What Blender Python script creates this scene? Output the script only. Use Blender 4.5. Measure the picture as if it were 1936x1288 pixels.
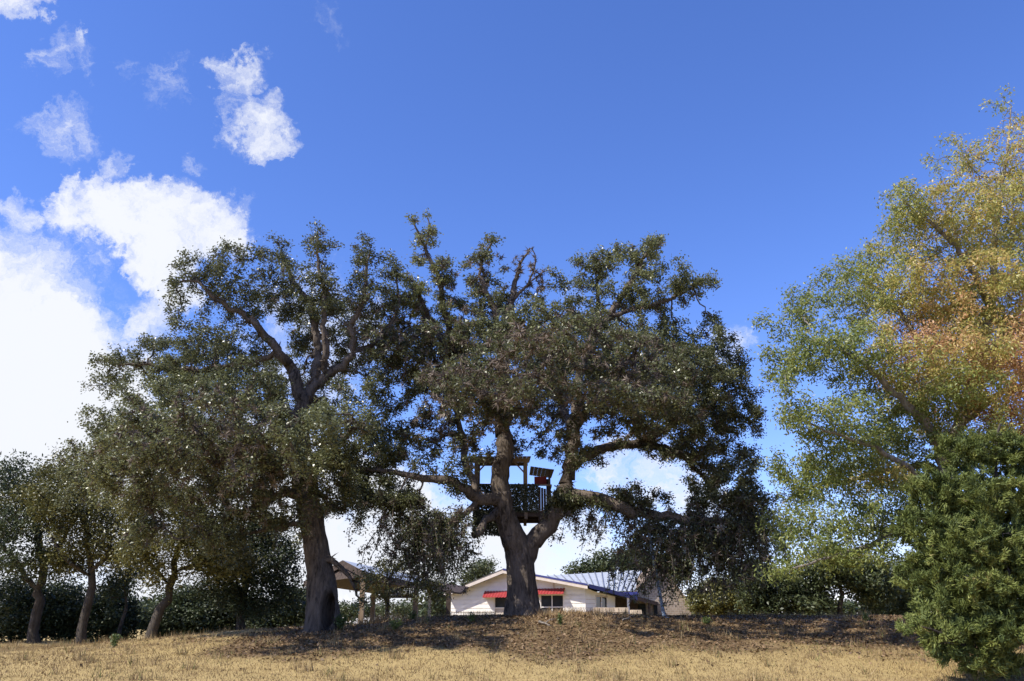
import bpy, math, random
import numpy as np
from mathutils import Vector, noise as mnoise
R = math.radians
rng = np.random.default_rng(7)
random.seed(7)
sc = bpy.context.scene
for o in list(bpy.data.objects): bpy.data.objects.remove(o)
COL = sc.collection

# ------------------------------------------------------------------ camera
F_PX = 1563.0; CX = 968.0; CY = 644.0; HORIZON = 1172.0; CAM_Z = 1.5
PITCH = math.atan((HORIZON-CY)/F_PX)
cd = bpy.data.cameras.new('camera'); cam = bpy.data.objects.new('camera', cd); COL.objects.link(cam)
cd.sensor_width = 22.3; cd.lens = 22.3*F_PX/1936.0; cd.clip_start = 0.1; cd.clip_end = 6000
cam.location = (0, 0, CAM_Z); cam.rotation_euler = (R(90)+PITCH, 0, 0)
sc.camera = cam
cp, sp = math.cos(PITCH), math.sin(PITCH)
def P(px, py, Y):
    """the point at world depth Y that lies on the ray of a photo pixel"""
    a = (px-CX)/F_PX; b = -(py-CY)/F_PX
    d = np.array([a, cp-b*sp, sp+b*cp])
    t = Y/d[1]
    return np.array([d[0]*t, Y, CAM_Z+d[2]*t])
def DIR(px, py):
    v = P(px, py, 1.0)-np.array([0, 0, CAM_Z]); return v/np.linalg.norm(v)
def MPP(py, Y):
    """metres per photo pixel at depth Y on row py"""
    p = P(CX, py, Y); return (Y*cp+(p[2]-CAM_Z)*sp)/F_PX

# ------------------------------------------------------------------ sky and sun
SUN_EL = R(48); sv = np.array([-0.885, -0.465]); sv /= np.linalg.norm(sv)
SUN = np.array([sv[0]*math.cos(SUN_EL), sv[1]*math.cos(SUN_EL), math.sin(SUN_EL)])
world = bpy.data.worlds.new('World'); sc.world = world; world.use_nodes = True
nt = world.node_tree; nt.nodes.clear()
def N(tree, t, **kw):
    n = tree.nodes.new(t)
    for k, v in kw.items(): setattr(n, k, v)
    return n
L = nt.links.new
wo = N(nt, 'ShaderNodeOutputWorld'); bg = N(nt, 'ShaderNodeBackground'); bg.inputs['Strength'].default_value = 0.128
sky = N(nt, 'ShaderNodeTexSky', sky_type='NISHITA', sun_disc=False, sun_elevation=SUN_EL,
        sun_rotation=math.atan2(SUN[0], SUN[1]), altitude=300, air_density=1.0, dust_density=0.25, ozone_density=3.0)
hs = N(nt, 'ShaderNodeHueSaturation'); hs.inputs['Saturation'].default_value = 1.12; hs.inputs['Value'].default_value = 1.0
tnt = N(nt, 'ShaderNodeMix', data_type='RGBA', blend_type='MULTIPLY'); tnt.inputs['Factor'].default_value = 1
L(sky.outputs[0], tnt.inputs['A']); tnt.inputs['B'].default_value = (1.05, 1.0, 1.32, 1); L(tnt.outputs['Result'], hs.inputs['Color'])
tc = N(nt, 'ShaderNodeTexCoord')
def mathn(op, a, b=None, clamp=False):
    n = N(nt, 'ShaderNodeMath', operation=op, use_clamp=clamp)
    for i, v in enumerate((a, b)):
        if v is None: continue
        if isinstance(v, (int, float)): n.inputs[i].default_value = v
        else: L(v, n.inputs[i])
    return n.outputs[0]
def vnoise(scale, detail, rough, vec):
    n = N(nt, 'ShaderNodeTexNoise'); n.inputs['Scale'].default_value = scale; n.inputs['Detail'].default_value = detail
    n.inputs['Roughness'].default_value = rough; L(vec, n.inputs['Vector']); return n
def mr(v, a, b, c=0.0, d=1.0, smooth=True):
    n = N(nt, 'ShaderNodeMapRange', interpolation_type='SMOOTHSTEP' if smooth else 'LINEAR')
    L(v, n.inputs['Value'])
    n.inputs['From Min'].default_value = a; n.inputs['From Max'].default_value = b
    n.inputs['To Min'].default_value = c; n.inputs['To Max'].default_value = d
    return n.outputs[0]
gen = tc.outputs['Generated']
w1 = vnoise(9, 8, 0.68, gen)
sub = N(nt, 'ShaderNodeVectorMath', operation='SUBTRACT'); L(w1.outputs['Color'], sub.inputs[0]); sub.inputs[1].default_value = (.5, .5, .5)
scl = N(nt, 'ShaderNodeVectorMath', operation='SCALE'); L(sub.outputs[0], scl.inputs[0]); scl.inputs['Scale'].default_value = 0.15
addv = N(nt, 'ShaderNodeVectorMath', operation='ADD'); L(gen, addv.inputs[0]); L(scl.outputs[0], addv.inputs[1])
nrm = N(nt, 'ShaderNodeVectorMath', operation='NORMALIZE'); L(addv.outputs[0], nrm.inputs[0]); wd = nrm.outputs[0]
# clouds: (photo pixel, radius px, strength)
CLOUDS = [(-150, 800, 330, 1.3), (0, 730, 215, 1.3), (80, 670, 125, 1.1), (-350, 700, 200, 1.0), (100, 900, 250, 1.2), (300, 900, 200, 0.9),
          (120, 395, 58, .75), (200, 400, 66, .95), (290, 410, 74, 1.0), (370, 425, 74, .95), (430, 440, 58, .85), (310, 480, 75, .95), (330, 540, 60, .8),
          (280, 610, 60, .8), (10, 390, 34, .5), (420, 112, 36, .56), (455, 140, 40, .58), (450, 195, 34, .52), (490, 250, 55, .62), (520, 280, 38, .62), (510, 200, 30, .5),
          (130, 120, 55, .36), (142, 75, 20, .36), (110, 235, 60, .36), (210, 300, 40, .5), (10, -10, 50, .6), (350, 150, 60, .30), (260, 150, 40, .3),
          (380, 310, 30, .3), (600, 40, 40, .18), (1370, 660, 60, .45), (1220, 890, 90, .5), (1340, 980, 80, .5), (600, 650, 160, .55), (680, 1020, 190, 1.0),
          (900, 1080, 160, .95), (1060, 1040, 110, .75), (450, 1050, 250, 1.0), (-500, 1000, 400, 1.2), (1090, 560, 50, .2), (1700, 1080, 120, .4), (130, 500, 60, .35)]
acc = None
for (px, py, r, s) in CLOUDS:
    c = DIR(px, py); ang = r/F_PX*0.93
    dn = N(nt, 'ShaderNodeVectorMath', operation='DOT_PRODUCT'); L(wd, dn.inputs[0]); dn.inputs[1].default_value = tuple(c)
    m = mr(dn.outputs['Value'], math.cos(ang*1.3), math.cos(ang*0.15), 0, s)
    acc = m if acc is None else mathn('MAXIMUM', acc, m)
# the same broken cloud goes on over the rest of the sky, outside the picture
sep = N(nt, 'ShaderNodeSeparateXYZ'); L(gen, sep.inputs[0])
far = vnoise(2.2, 5, .6, wd)
farm = mr(far.outputs['Fac'], .52, .72, 0, .9)
behind = mathn('MAXIMUM', mr(sep.outputs['Y'], .45, .1), mr(sep.outputs['X'], -.55, -.75))
acc = mathn('MAXIMUM', acc, mathn('MULTIPLY', farm, behind))
fb = vnoise(13, 9, .7, wd); fb2 = vnoise(48, 6, .7, wd)
tex = mathn('ADD', mathn('MULTIPLY', mathn('SUBTRACT', fb.outputs['Fac'], .5), 2.1), mathn('MULTIPLY', mathn('SUBTRACT', fb2.outputs['Fac'], .5), .6))
cm = mathn('ADD', acc, mathn('MULTIPLY', tex, mr(acc, 0.0, .3)))
cm = mr(cm, .12, .98)
haze = mr(sep.outputs['Z'], .16, -.02, 0, .35)
cm = mathn('MAXIMUM', cm, haze)
mx = N(nt, 'ShaderNodeMix', data_type='RGBA'); L(cm, mx.inputs['Factor']); L(hs.outputs[0], mx.inputs['A']); mx.inputs['B'].default_value = (4.9, 5.05, 5.45, 1)
L(mx.outputs['Result'], bg.inputs['Color']); L(bg.outputs[0], wo.inputs['Surface'])
sd = bpy.data.lights.new('sun', 'SUN'); sd.energy = 5.0; sd.angle = R(0.53); sd.color = (1, .94, .85)
so = bpy.data.objects.new('sun', sd); COL.objects.link(so); so.location = (-20, -10, 40)
so.rotation_euler = Vector(-SUN).to_track_quat('-Z', 'Y').to_euler()
vs = sc.view_settings; vs.view_transform = 'Standard'; vs.look = 'None'; vs.gamma = 1; vs.exposure = 0.56; vs.use_curve_mapping = False

# ------------------------------------------------------------------ helpers
def tag(o, label=None, cat=None, group=None, kind=None):
    if label: o['label'] = label
    if cat: o['category'] = cat
    if group: o['group'] = group
    if kind: o['kind'] = kind
    return o
def empty(name, loc, label, cat, group=None):
    o = bpy.data.objects.new(name, None); COL.objects.link(o); o.location = tuple(loc); o.empty_display_size = .3
    return tag(o, label, cat, group)
def link_mesh(name, me, mat, parent=None):
    if mat and not me.materials: me.materials.append(mat)
    o = bpy.data.objects.new(name, me); COL.objects.link(o)
    if parent is not None:
        o.parent = parent
        off = Vector(parent.location)
        if parent.parent is not None: off = off+Vector(parent.parent.location)
        o.location = -off
    return o
XF = None
def mesh_from(name, V, faces, mat, parent=None, smooth=False):
    if XF is not None: V = [XF(v) for v in V]
    me = bpy.data.meshes.new(name); me.from_pydata([tuple(v) for v in V], [], faces); me.update()
    if smooth: me.shade_smooth()
    return link_mesh(name, me, mat, parent)
def poly_mesh(V, nper, tint=None):
    """many separate n-gons as one mesh: V (n*nper,3)"""
    n = len(V)//nper
    me = bpy.data.meshes.new('m'); me.vertices.add(len(V)); me.vertices.foreach_set('co', np.ascontiguousarray(V, np.float32).ravel())
    me.loops.add(n*nper); me.loops.foreach_set('vertex_index', np.arange(n*nper, dtype=np.int32))
    me.polygons.add(n); me.polygons.foreach_set('loop_start', np.arange(0, n*nper, nper, dtype=np.int32))
    try: me.polygons.foreach_set('loop_total', np.full(n, nper, np.int32))
    except Exception: pass
    me.update(calc_edges=True)
    if tint is not None:
        a = me.attributes.new('tint', 'FLOAT', 'FACE'); a.data.foreach_set('value', np.ascontiguousarray(tint, np.float32))
    return me
class MB:
    """collects boxes, prisms and bars into one mesh"""
    def __init__(s): s.v = []; s.f = []
    def add(s, V, F):
        b = len(s.v); s.v += [tuple(map(float, v)) for v in V]; s.f += [tuple(i+b for i in f) for f in F]; return s
    def hexa(s, c):
        return s.add(c, [(0, 3, 2, 1), (4, 5, 6, 7), (0, 1, 5, 4), (1, 2, 6, 5), (2, 3, 7, 6), (3, 0, 4, 7)])
    def box(s, x0, x1, y0, y1, z0, z1):
        return s.hexa([(x0, y0, z0), (x1, y0, z0), (x1, y1, z0), (x0, y1, z0), (x0, y0, z1), (x1, y0, z1), (x1, y1, z1), (x0, y1, z1)])
    def prism(s, pts, d):
        """polygon pts (3d) extruded along vector d"""
        n = len(pts); A = [np.array(p, float) for p in pts]; B = [a+np.array(d, float) for a in A]
        F = [tuple(range(n)), tuple(range(2*n-1, n-1, -1))]+[(i, i+n, (i+1) % n+n, (i+1) % n) for i in range(n)]
        return s.add(A+B, F)
    def bar(s, a, b, w, h=None):
        a = np.array(a, float); b = np.array(b, float); h = h or w
        d = (b-a)/np.linalg.norm(b-a); r = np.array([0, 0, 1.]) if abs(d[2]) < .9 else np.array([0, 1., 0])
        u = np.cross(d, r); u /= np.linalg.norm(u); v = np.cross(u, d)
        c = []
        for p in (a, b):
            for (i, j) in ((-1, -1), (1, -1), (1, 1), (-1, 1)): c.append(p+u*i*w/2+v*j*h/2)
        return s.hexa(c)
    def tube(s, pts, rad, n=6):
        pts = [np.array(p, float) for p in pts]; V = []; F = []; u = None
        for i, p in enumerate(pts):
            d = pts[min(i+1, len(pts)-1)]-pts[max(i-1, 0)]; d /= np.linalg.norm(d)+1e-9
            if u is None: u = np.cross(d, [0.3, .8, .52])
            u = u-d*np.dot(u, d); u /= np.linalg.norm(u); w = np.cross(d, u)
            r = rad[i] if hasattr(rad, '__len__') else rad
            for k in range(n):
                a = 2*math.pi*k/n; V.append(p+(u*math.cos(a)+w*math.sin(a))*r)
        for i in range(len(pts)-1):
            for k in range(n): F.append((i*n+k, i*n+(k+1) % n, (i+1)*n+(k+1) % n, (i+1)*n+k))
        F.append(tuple(range(n-1, -1, -1))); F.append(tuple((len(pts)-1)*n+k for k in range(n)))
        return s.add(V, F)
    def build(s, name, mat, parent=None, smooth=False): return mesh_from(name, s.v, s.f, mat, parent, smooth)

# ------------------------------------------------------------------ materials
def new_mat(name):
    m = bpy.data.materials.new(name); m.use_nodes = True; t = m.node_tree
    return m, t, t.nodes['Principled BSDF']
def ramp(t, fac, stops):
    r = N(t, 'ShaderNodeValToRGB'); e = r.color_ramp.elements
    while len(e) < len(stops): e.new(.5)
    for i, (p, c) in enumerate(stops): e[i].position = p; e[i].color = (*c, 1)
    t.links.new(fac, r.inputs[0]); return r.outputs[0]
def tnoise(t, scale, detail=4, rough=.55, stretch=None, coord='Object'):
    c = N(t, 'ShaderNodeTexCoord'); n = N(t, 'ShaderNodeTexNoise')
    n.inputs['Scale'].default_value = scale; n.inputs['Detail'].default_value = detail; n.inputs['Roughness'].default_value = rough
    if stretch:
        mp = N(t, 'ShaderNodeMapping'); mp.inputs['Scale'].default_value = stretch
        t.links.new(c.outputs[coord], mp.inputs[0]); t.links.new(mp.outputs[0], n.inputs['Vector'])
    else: t.links.new(c.outputs[coord], n.inputs['Vector'])
    return n.outputs['Fac']
def bump(t, b, h, strength, dist):
    n = N(t, 'ShaderNodeBump'); n.inputs['Strength'].default_value = strength; n.inputs['Distance'].default_value = dist
    t.links.new(h, n.inputs['Height']); t.links.new(n.outputs[0], b.inputs['Normal'])
def simple(name, stops, scale=3, rough=.8, stretch=None, bmp=0, bdist=.01, metal=0, spec=.3):
    m, t, b = new_mat(name); f = tnoise(t, scale, 5, .6, stretch)
    t.links.new(ramp(t, f, stops), b.inputs['Base Color']); b.inputs['Roughness'].default_value = rough
    b.inputs['Metallic'].default_value = metal; b.inputs['Specular IOR Level'].default_value = spec
    if bmp: bump(t, b, f, bmp, bdist)
    return m
def leaf_mat(name, stops, trans=.25, rough=.42, spec=.5):
    m, t, b = new_mat(name); a = N(t, 'ShaderNodeAttribute'); a.attribute_name = 'tint'
    col = ramp(t, a.outputs['Fac'], stops)
    t.links.new(col, b.inputs['Base Color']); b.inputs['Roughness'].default_value = rough; b.inputs['Specular IOR Level'].default_value = spec
    tr = N(t, 'ShaderNodeBsdfTranslucent'); t.links.new(col, tr.inputs['Color'])
    ms = N(t, 'ShaderNodeMixShader'); ms.inputs[0].default_value = trans
    t.links.new(b.outputs[0], ms.inputs[1]); t.links.new(tr.outputs[0], ms.inputs[2])
    t.links.new(ms.outputs[0], t.nodes['Material Output'].inputs['Surface']); return m
def bark_mat(name, dark, light, sc_=1.0):
    m, t, b = new_mat(name)
    f = tnoise(t, 11*sc_, 8, .75, (1, 1, .22)); g = tnoise(t, 1.3, 4, .6)
    ad = N(t, 'ShaderNodeMath', operation='MULTIPLY_ADD'); t.links.new(g, ad.inputs[0]); ad.inputs[1].default_value = .6
    t.links.new(f, ad.inputs[2])
    t.links.new(ramp(t, ad.outputs[0], [(.60, dark), (.74, tuple(.45*a_+.55*b_ for a_, b_ in zip(dark, light))), (.9, light)]), b.inputs['Base Color'])
    b.inputs['Roughness'].default_value = .95; b.inputs['Specular IOR Level'].default_value = .15
    bump(t, b, f, 1.0, .12); return m
M = {}
M['bark'] = bark_mat('oak_bark', (.022, .018, .014), (.185, .15, .12))
M['bark_dark'] = bark_mat('dark_bark', (.03, .025, .02), (.10, .085, .07))
M['bark_pale'] = bark_mat('pale_bark', (.12, .10, .085), (.36, .32, .27))
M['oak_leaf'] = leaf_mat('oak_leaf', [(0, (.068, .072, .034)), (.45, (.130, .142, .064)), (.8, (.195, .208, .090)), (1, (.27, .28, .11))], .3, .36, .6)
M['oak_leaf_olive'] = leaf_mat('oak_leaf_olive', [(0, (.055, .058, .02)), (.5, (.12, .12, .036)), (1, (.21, .195, .06))], .25, .42)
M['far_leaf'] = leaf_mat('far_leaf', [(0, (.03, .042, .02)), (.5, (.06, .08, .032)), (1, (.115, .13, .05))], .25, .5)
M['pecan_leaf'] = leaf_mat('pecan_leaf', [(0, (.14, .18, .05)), (.35, (.27, .31, .085)), (.6, (.46, .42, .12)), (.8, (.55, .39, .15)), (1, (.52, .29, .15))], .45, .45)
M['juniper_leaf'] = leaf_mat('juniper_leaf', [(0, (.06, .085, .025)), (.5, (.135, .165, .04)), (.85, (.22, .24, .06)), (1, (.28, .21, .09))], .2, .6, .3)
M['moss'] = leaf_mat('ball_moss', [(0, (.07, .055, .044)), (.6, (.17, .135, .105)), (1, (.28, .235, .19))], .1, .9, .1)
M['weed'] = leaf_mat('weed_leaf', [(0, (.05, .085, .02)), (1, (.13, .17, .045))], .3, .5)
M['dry_grass'] = leaf_mat('dry_grass', [(0, (.15, .102, .048)), (.5, (.29, .205, .098)), (.85, (.42, .32, .17)), (.95, (.14, .15, .05)), (1, (.12, .14, .04))], .25, .7, .2)
M['litter'] = leaf_mat('leaf_litter', [(0, (.075, .046, .022)), (.55, (.20, .125, .062)), (.9, (.36, .25, .14)), (1, (.50, .40, .28))], .1, .6, .3)
M['straw'] = leaf_mat('straw', [(0, (.22, .14, .07)), (1, (.45, .33, .18))], .15, .7, .2)

# ------------------------------------------------------------------ ground
CREST = [(-900, 1236), (0, 1229), (120, 1222), (250, 1212), (400, 1198), (480, 1192), (600, 1190), (700, 1181), (800, 1171), (850, 1167), (990, 1164), (1100, 1161),
         (1200, 1164), (1300, 1167), (1500, 1166), (1750, 1167), (1936, 1172), (2600, 1180)]
cxs = np.array([P(a, b, 30)[0] for a, b in CREST]); czs = np.array([P(a, b, 30)[2] for a, b in CREST])
def sstep(a, b, x): t = np.clip((x-a)/(b-a), 0, 1); return t*t*(3-2*t)
def vn(x, y, s, seed=0.0):
    x = np.atleast_1d(x); y = np.atleast_1d(y)
    return np.array([mnoise.noise((a*s+seed, b*s-seed, seed)) for a, b in zip(x.ravel(), y.ravel())]).reshape(x.shape)
def gbase(x, y):
    x = np.asarray(x, float); y = np.asarray(y, float)
    b0 = np.interp(y, [-400, -10, 10, 17, 22], [-1.0, 0, .05, .14, .30])
    cz = np.interp(x, cxs, czs); k = sstep(17.5, 30.5, y)
    z = b0*(1-k)+cz*k
    backz = np.interp(x, [-30, -12, -5, 3, 20, 40], [.55, .75, 1.1, 1.15, 1.15, 1.15])
    k2 = sstep(31.5, 50, y); z = z*(1-k2)+np.minimum(backz, cz)*k2
    z = z-np.clip(y-90, 0, None)*.004
    return z
def gz(x, y): return float(gbase(x, y)+.05*mnoise.noise((x*.5, y*.5, 3))+.035*mnoise.noise((x*1.7, y*1.7, 9)))
def gz_arr(x, y): return gbase(x, y)+.05*vn(x, y, .5, 0)*0+np.array([.05*mnoise.noise((a*.5, b*.5, 3))+.035*mnoise.noise((a*1.7, b*1.7, 9)) for a, b in zip(x, y)])
xs = np.concatenate([-np.geomspace(1800, 27, 26), np.arange(-26.5, 26.6, .36), np.geomspace(27, 1800, 26)])
ys = np.concatenate([[-400, -150, -60, -25, -10, -4], np.arange(0, 14, 1.0), np.arange(14, 36, .3), np.arange(36, 64, 1.0), np.geomspace(65, 2600, 30)])
GX, GY = np.meshgrid(xs, ys); zz = gz_arr(GX.ravel(), GY.ravel())
nx, ny = len(xs), len(ys)
gv = np.column_stack([GX.ravel(), GY.ravel(), zz])
gf = [(j*nx+i, j*nx+i+1, (j+1)*nx+i+1, (j+1)*nx+i) for j in range(ny-1) for i in range(nx-1)]
def litter_shade_mask(x, y):
    """fallen leaves below the oaks, spread wider so dark litter stands in for shade"""
    n = np.array([mnoise.noise((a*.35, b*.5, 5.1))*1.6+mnoise.noise((a*1.1, b*1.3, 2.2))*.7 for a, b in zip(x, y)])
    d = np.minimum(np.minimum(((x+5.2)/3.4)**2+((y-27.3)/5.2)**2, ((x-1.5)/10.5)**2+((y-28.3)/6.2)**2), ((x-10.5)/7.0)**2+((y-27)/5)**2)
    return 1-sstep(.7, 1.3, d+n*.35)
m, t, b = new_mat('ground_soil')
at = N(t, 'ShaderNodeAttribute'); at.attribute_name = 'litter'
n1 = tnoise(t, 2.2, 8, .7); n2 = tnoise(t, 26, 6, .7); n3 = tnoise(t, .45, 4, .6)
ad = N(t, 'ShaderNodeMath', operation='MULTIPLY_ADD'); t.links.new(n2, ad.inputs[0]); ad.inputs[1].default_value = .7; t.links.new(n1, ad.inputs[2])
ad2 = N(t, 'ShaderNodeMath', operation='MULTIPLY_ADD'); t.links.new(n3, ad2.inputs[0]); ad2.inputs[1].default_value = .4; t.links.new(ad.outputs[0], ad2.inputs[2])
g1 = ramp(t, ad2.outputs[0], [(.62, (.12, .085, .036)), (.85, (.25, .175, .072)), (1.0, (.37, .275, .12))])
g1n = t.nodes[-1]
g2 = ramp(t, ad.outputs[0], [(.55, (.048, .033, .018)), (.85, (.14, .092, .046)), (1.0, (.25, .18, .10))])  # dark litter colour, also serving as painted shade on the bank
mxn = N(t, 'ShaderNodeMix', data_type='RGBA'); t.links.new(at.outputs['Fac'], mxn.inputs['Factor']); t.links.new(g1, mxn.inputs['A']); t.links.new(g2, mxn.inputs['B'])
t.links.new(mxn.outputs['Result'], b.inputs['Base Color']); b.inputs['Roughness'].default_value = .95; b.inputs['Specular IOR Level'].default_value = .1
bump(t, b, ad.outputs[0], .8, .05)
M['ground'] = m
me = bpy.data.meshes.new('ground'); me.from_pydata(gv.tolist(), [], gf); me.shade_smooth()
a = me.attributes.new('litter', 'FLOAT', 'POINT'); a.data.foreach_set('value', litter_shade_mask(gv[:, 0], gv[:, 1]).astype(np.float32))
tag(link_mesh('ground', me, M['ground']), kind='structure')

# ------------------------------------------------------------------ tree machinery
def unit(v): return v/(np.linalg.norm(v, axis=-1, keepdims=True)+1e-9)
def catmull(pts, step):
    pts = np.array(pts, float); ext = np.vstack([2*pts[0]-pts[1], pts, 2*pts[-1]-pts[-2]]); out = []
    for i in range(1, len(ext)-2):
        p0, p1, p2, p3 = ext[i-1:i+3]; n = max(1, int(np.linalg.norm((p2-p1)[:3])/step))
        for k in range(n):
            t_ = k/n; out.append(.5*((2*p1)+(-p0+p2)*t_+(2*p0-5*p1+4*p2-p3)*t_**2+(-p0+3*p1-3*p2+p3)*t_**3))
    out.append(pts[-1]); return np.array(out)
class Skel:
    def __init__(s): s.p = []; s.par = []; s.r = []; s.src = []
    def limb(s, pts, Y, step=.22, gnarl=.05, src=True, attach=True):
        """pts: (px, py, depth offset m, width px) of a limb seen in the photograph"""
        w = []
        for (px, py, dy, wd) in pts:
            q = P(px, py, Y+dy); w.append([*q, wd*MPP(py, Y+dy)/2])
        c = catmull(w, step); par = -1
        if s.p and attach:
            A = np.array(s.p); par = int(np.argmin(((A-c[0, :3])**2).sum(1)))
        for i, q in enumerate(c):
            j = rng.normal(0, gnarl, 3) if 0 < i else np.zeros(3)
            if par >= 0 and i == 0 and np.linalg.norm(np.array(s.p[par])-q[:3]) < .03: continue
            s.p.append(q[:3]+j*min(1, q[3]*8)); s.par.append(par); s.r.append(max(q[3], .012)); s.src.append(src); par = len(s.p)-1
        return s
    def colonize(s, att, step=.26, kill=.5, iters=110, jitter=.35, droop=0.0, maxn=16000):
        pos = np.zeros((maxn, 3)); n = len(s.p); pos[:n] = np.array(s.p); par = list(s.par)
        srcs = np.array(s.src); idx = np.where(srcs)[0]
        near = np.zeros(len(att), int); nd = np.full(len(att), 1e9)
        for ch in np.array_split(idx, max(1, len(idx)//200)):
            D = ((att[:, None]-pos[ch][None])**2).sum(2); k = D.argmin(1); dd = D[np.arange(len(att)), k]; u = dd < nd; nd[u] = dd[u]; near[u] = ch[k[u]]
        alive = nd > kill*kill; tried = {}
        for it in range(iters):
            ai = np.where(alive)[0]
            if len(ai) == 0 or n > maxn-600: break
            d = unit(att[ai]-pos[near[ai]]); un, inv = np.unique(near[ai], return_inverse=True)
            S = np.zeros((len(un), 3)); np.add.at(S, inv, d)
            S = unit(S)+rng.normal(0, jitter, S.shape); S[:, 2] -= droop; S = unit(S)
            ok = np.array([tried.get(int(u), 0) < 4 for u in un])
            if not ok.any(): break
            for u in un[ok]: tried[int(u)] = tried.get(int(u), 0)+1
            new = pos[un[ok]]+S[ok]*step; m_ = min(len(new), maxn-n); new = new[:m_]
            pos[n:n+m_] = new; par += [int(u) for u in un[ok][:m_]]
            D = ((att[ai][:, None]-new[None])**2).sum(2); k = D.argmin(1); dd = D[np.arange(len(ai)), k]; u = dd < nd[ai]
            nd[ai[u]] = dd[u]; near[ai[u]] = n+k[u]; alive[ai] = nd[ai] > kill*kill; n += m_
        old = len(s.p); s.p = [pos[i] for i in range(n)]; s.par = par; s.r += [0]*(n-old); s.src += [True]*(n-old); return s
    def strands(s, sel, count, length, step=.2, fall=.75):
        """weeping twigs that hang from thin wood"""
        for _ in range(count):
            par = int(rng.choice(sel)); p = np.array(s.p[par]); d = unit(rng.normal(0, 1, 3)*[1, 1, .3]); ln = length*rng.uniform(.4, 1.2)
            for k in range(int(ln/step)):
                d = unit(d*(1-.28)+np.array([0, 0, -fall])*.28+rng.normal(0, .17, 3)); p = p+d*step
                s.p.append(p); s.par.append(par); s.r.append(0); s.src.append(True); par = len(s.p)-1
    def radii(s, tip=.009, ex=2.35):
        n = len(s.p); a = np.zeros(n); kids = np.zeros(n, int)
        for i in range(n-1, -1, -1):
            if kids[i] == 0: a[i] = max(tip**ex, 0)
            r = a[i]**(1/ex)
            if s.par[i] >= 0: a[s.par[i]] += a[i]; kids[s.par[i]] += 1
        pr = a**(1/ex); fixed = np.array(s.r)
        s.rad = np.where(fixed > 0, fixed, pr)
        for i in range(n):
            if s.par[i] >= 0: s.rad[i] = min(s.rad[i], s.rad[s.par[i]]*1.0 if fixed[s.par[i]] <= 0 or fixed[i] <= 0 else 9)
        s.kids = kids; s.pos = np.array(s.p); return s
    def wood(s, minr=0.0, thick=.05):
        n = len(s.p); pos = s.pos; rad = s.rad; par = s.par
        main = {}
        for i in range(n):
            q = par[i]
            if q >= 0 and (q not in main or rad[i] > rad[main[q]]): main[q] = i
        V = []; Fc = []; ring = {}; U = np.zeros((n, 3)); cnt = 0
        cosn = {k: [(math.cos(2*math.pi*j/k), math.sin(2*math.pi*j/k)) for j in range(k)] for k in (3, 5, 10)}
        def mkring(c, u, d, r, k):
            nonlocal cnt
            w = np.cross(d, u); cs = np.array(cosn[k]); V.append(c+(cs[:, :1]*u+cs[:, 1:]*w)*r); cnt += k; return cnt-k
        for i in range(n):
            q = par[i]
            if q < 0:
                d = np.array([0, 0, 1.]); U[i] = (1, 0, 0); k = 10; ring[i] = (mkring(pos[i], U[i], d, rad[i], k), k); continue
            d = pos[i]-pos[q]; ln = np.linalg.norm(d); d = d/(ln+1e-9)
            u = U[q]-d*np.dot(U[q], d); l2 = np.linalg.norm(u)
            u = u/l2 if l2 > .1 else unit(np.cross(d, np.array([.37, .6, .7]))); U[i] = u
            if rad[i] < minr: ring[i] = None; continue
            k = 10 if rad[i] > thick else (5 if rad[i] > .018 else 3)
            if main.get(q) == i and ring.get(q) is not None and ring[q][1] == k: a = ring[q][0]
            else: a = mkring(pos[q], u, d, min(rad[q], rad[i]*1.15), k)
            b_ = mkring(pos[i], u, d, rad[i], k); ring[i] = (b_, k)
            for j in range(k): Fc.append((a+j, a+(j+1) % k, b_+(j+1) % k, b_+j))
        V = np.vstack(V); me = bpy.data.meshes.new('wood'); me.vertices.add(len(V)); me.vertices.foreach_set('co', V.astype(np.float32).ravel())
        fa = np.array(Fc, np.int32); me.loops.add(fa.size); me.loops.foreach_set('vertex_index', fa.ravel())
        me.polygons.add(len(fa)); me.polygons.foreach_set('loop_start', np.arange(0, fa.size, 4, dtype=np.int32))
        try: me.polygons.foreach_set('loop_total', np.full(len(fa), 4, np.int32))
        except Exception: pass
        me.update(calc_edges=True); me.shade_smooth(); return me
def blob_points(blobs, Y, density, grow=1.0):
    """attraction points in ellipsoids (px, py, rx px, ry px, depth offset m, depth radius m)"""
    out = []; w = []
    for bl in blobs:
        px, py, rx, ry, dy, ry3 = bl[:6]; wt = bl[6] if len(bl) > 6 else 1.0
        c = P(px, py, Y+dy); k = MPP(py, Y+dy); a = np.array([rx*k, ry3, ry*k])*grow; n = max(3, int(density*wt*4.19*a.prod()))
        q = unit(rng.normal(0, 1, (n, 3)))*(rng.random((n, 1))**(1/2.4)); out.append(c+q*a)
    return np.vstack(out)
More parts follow.
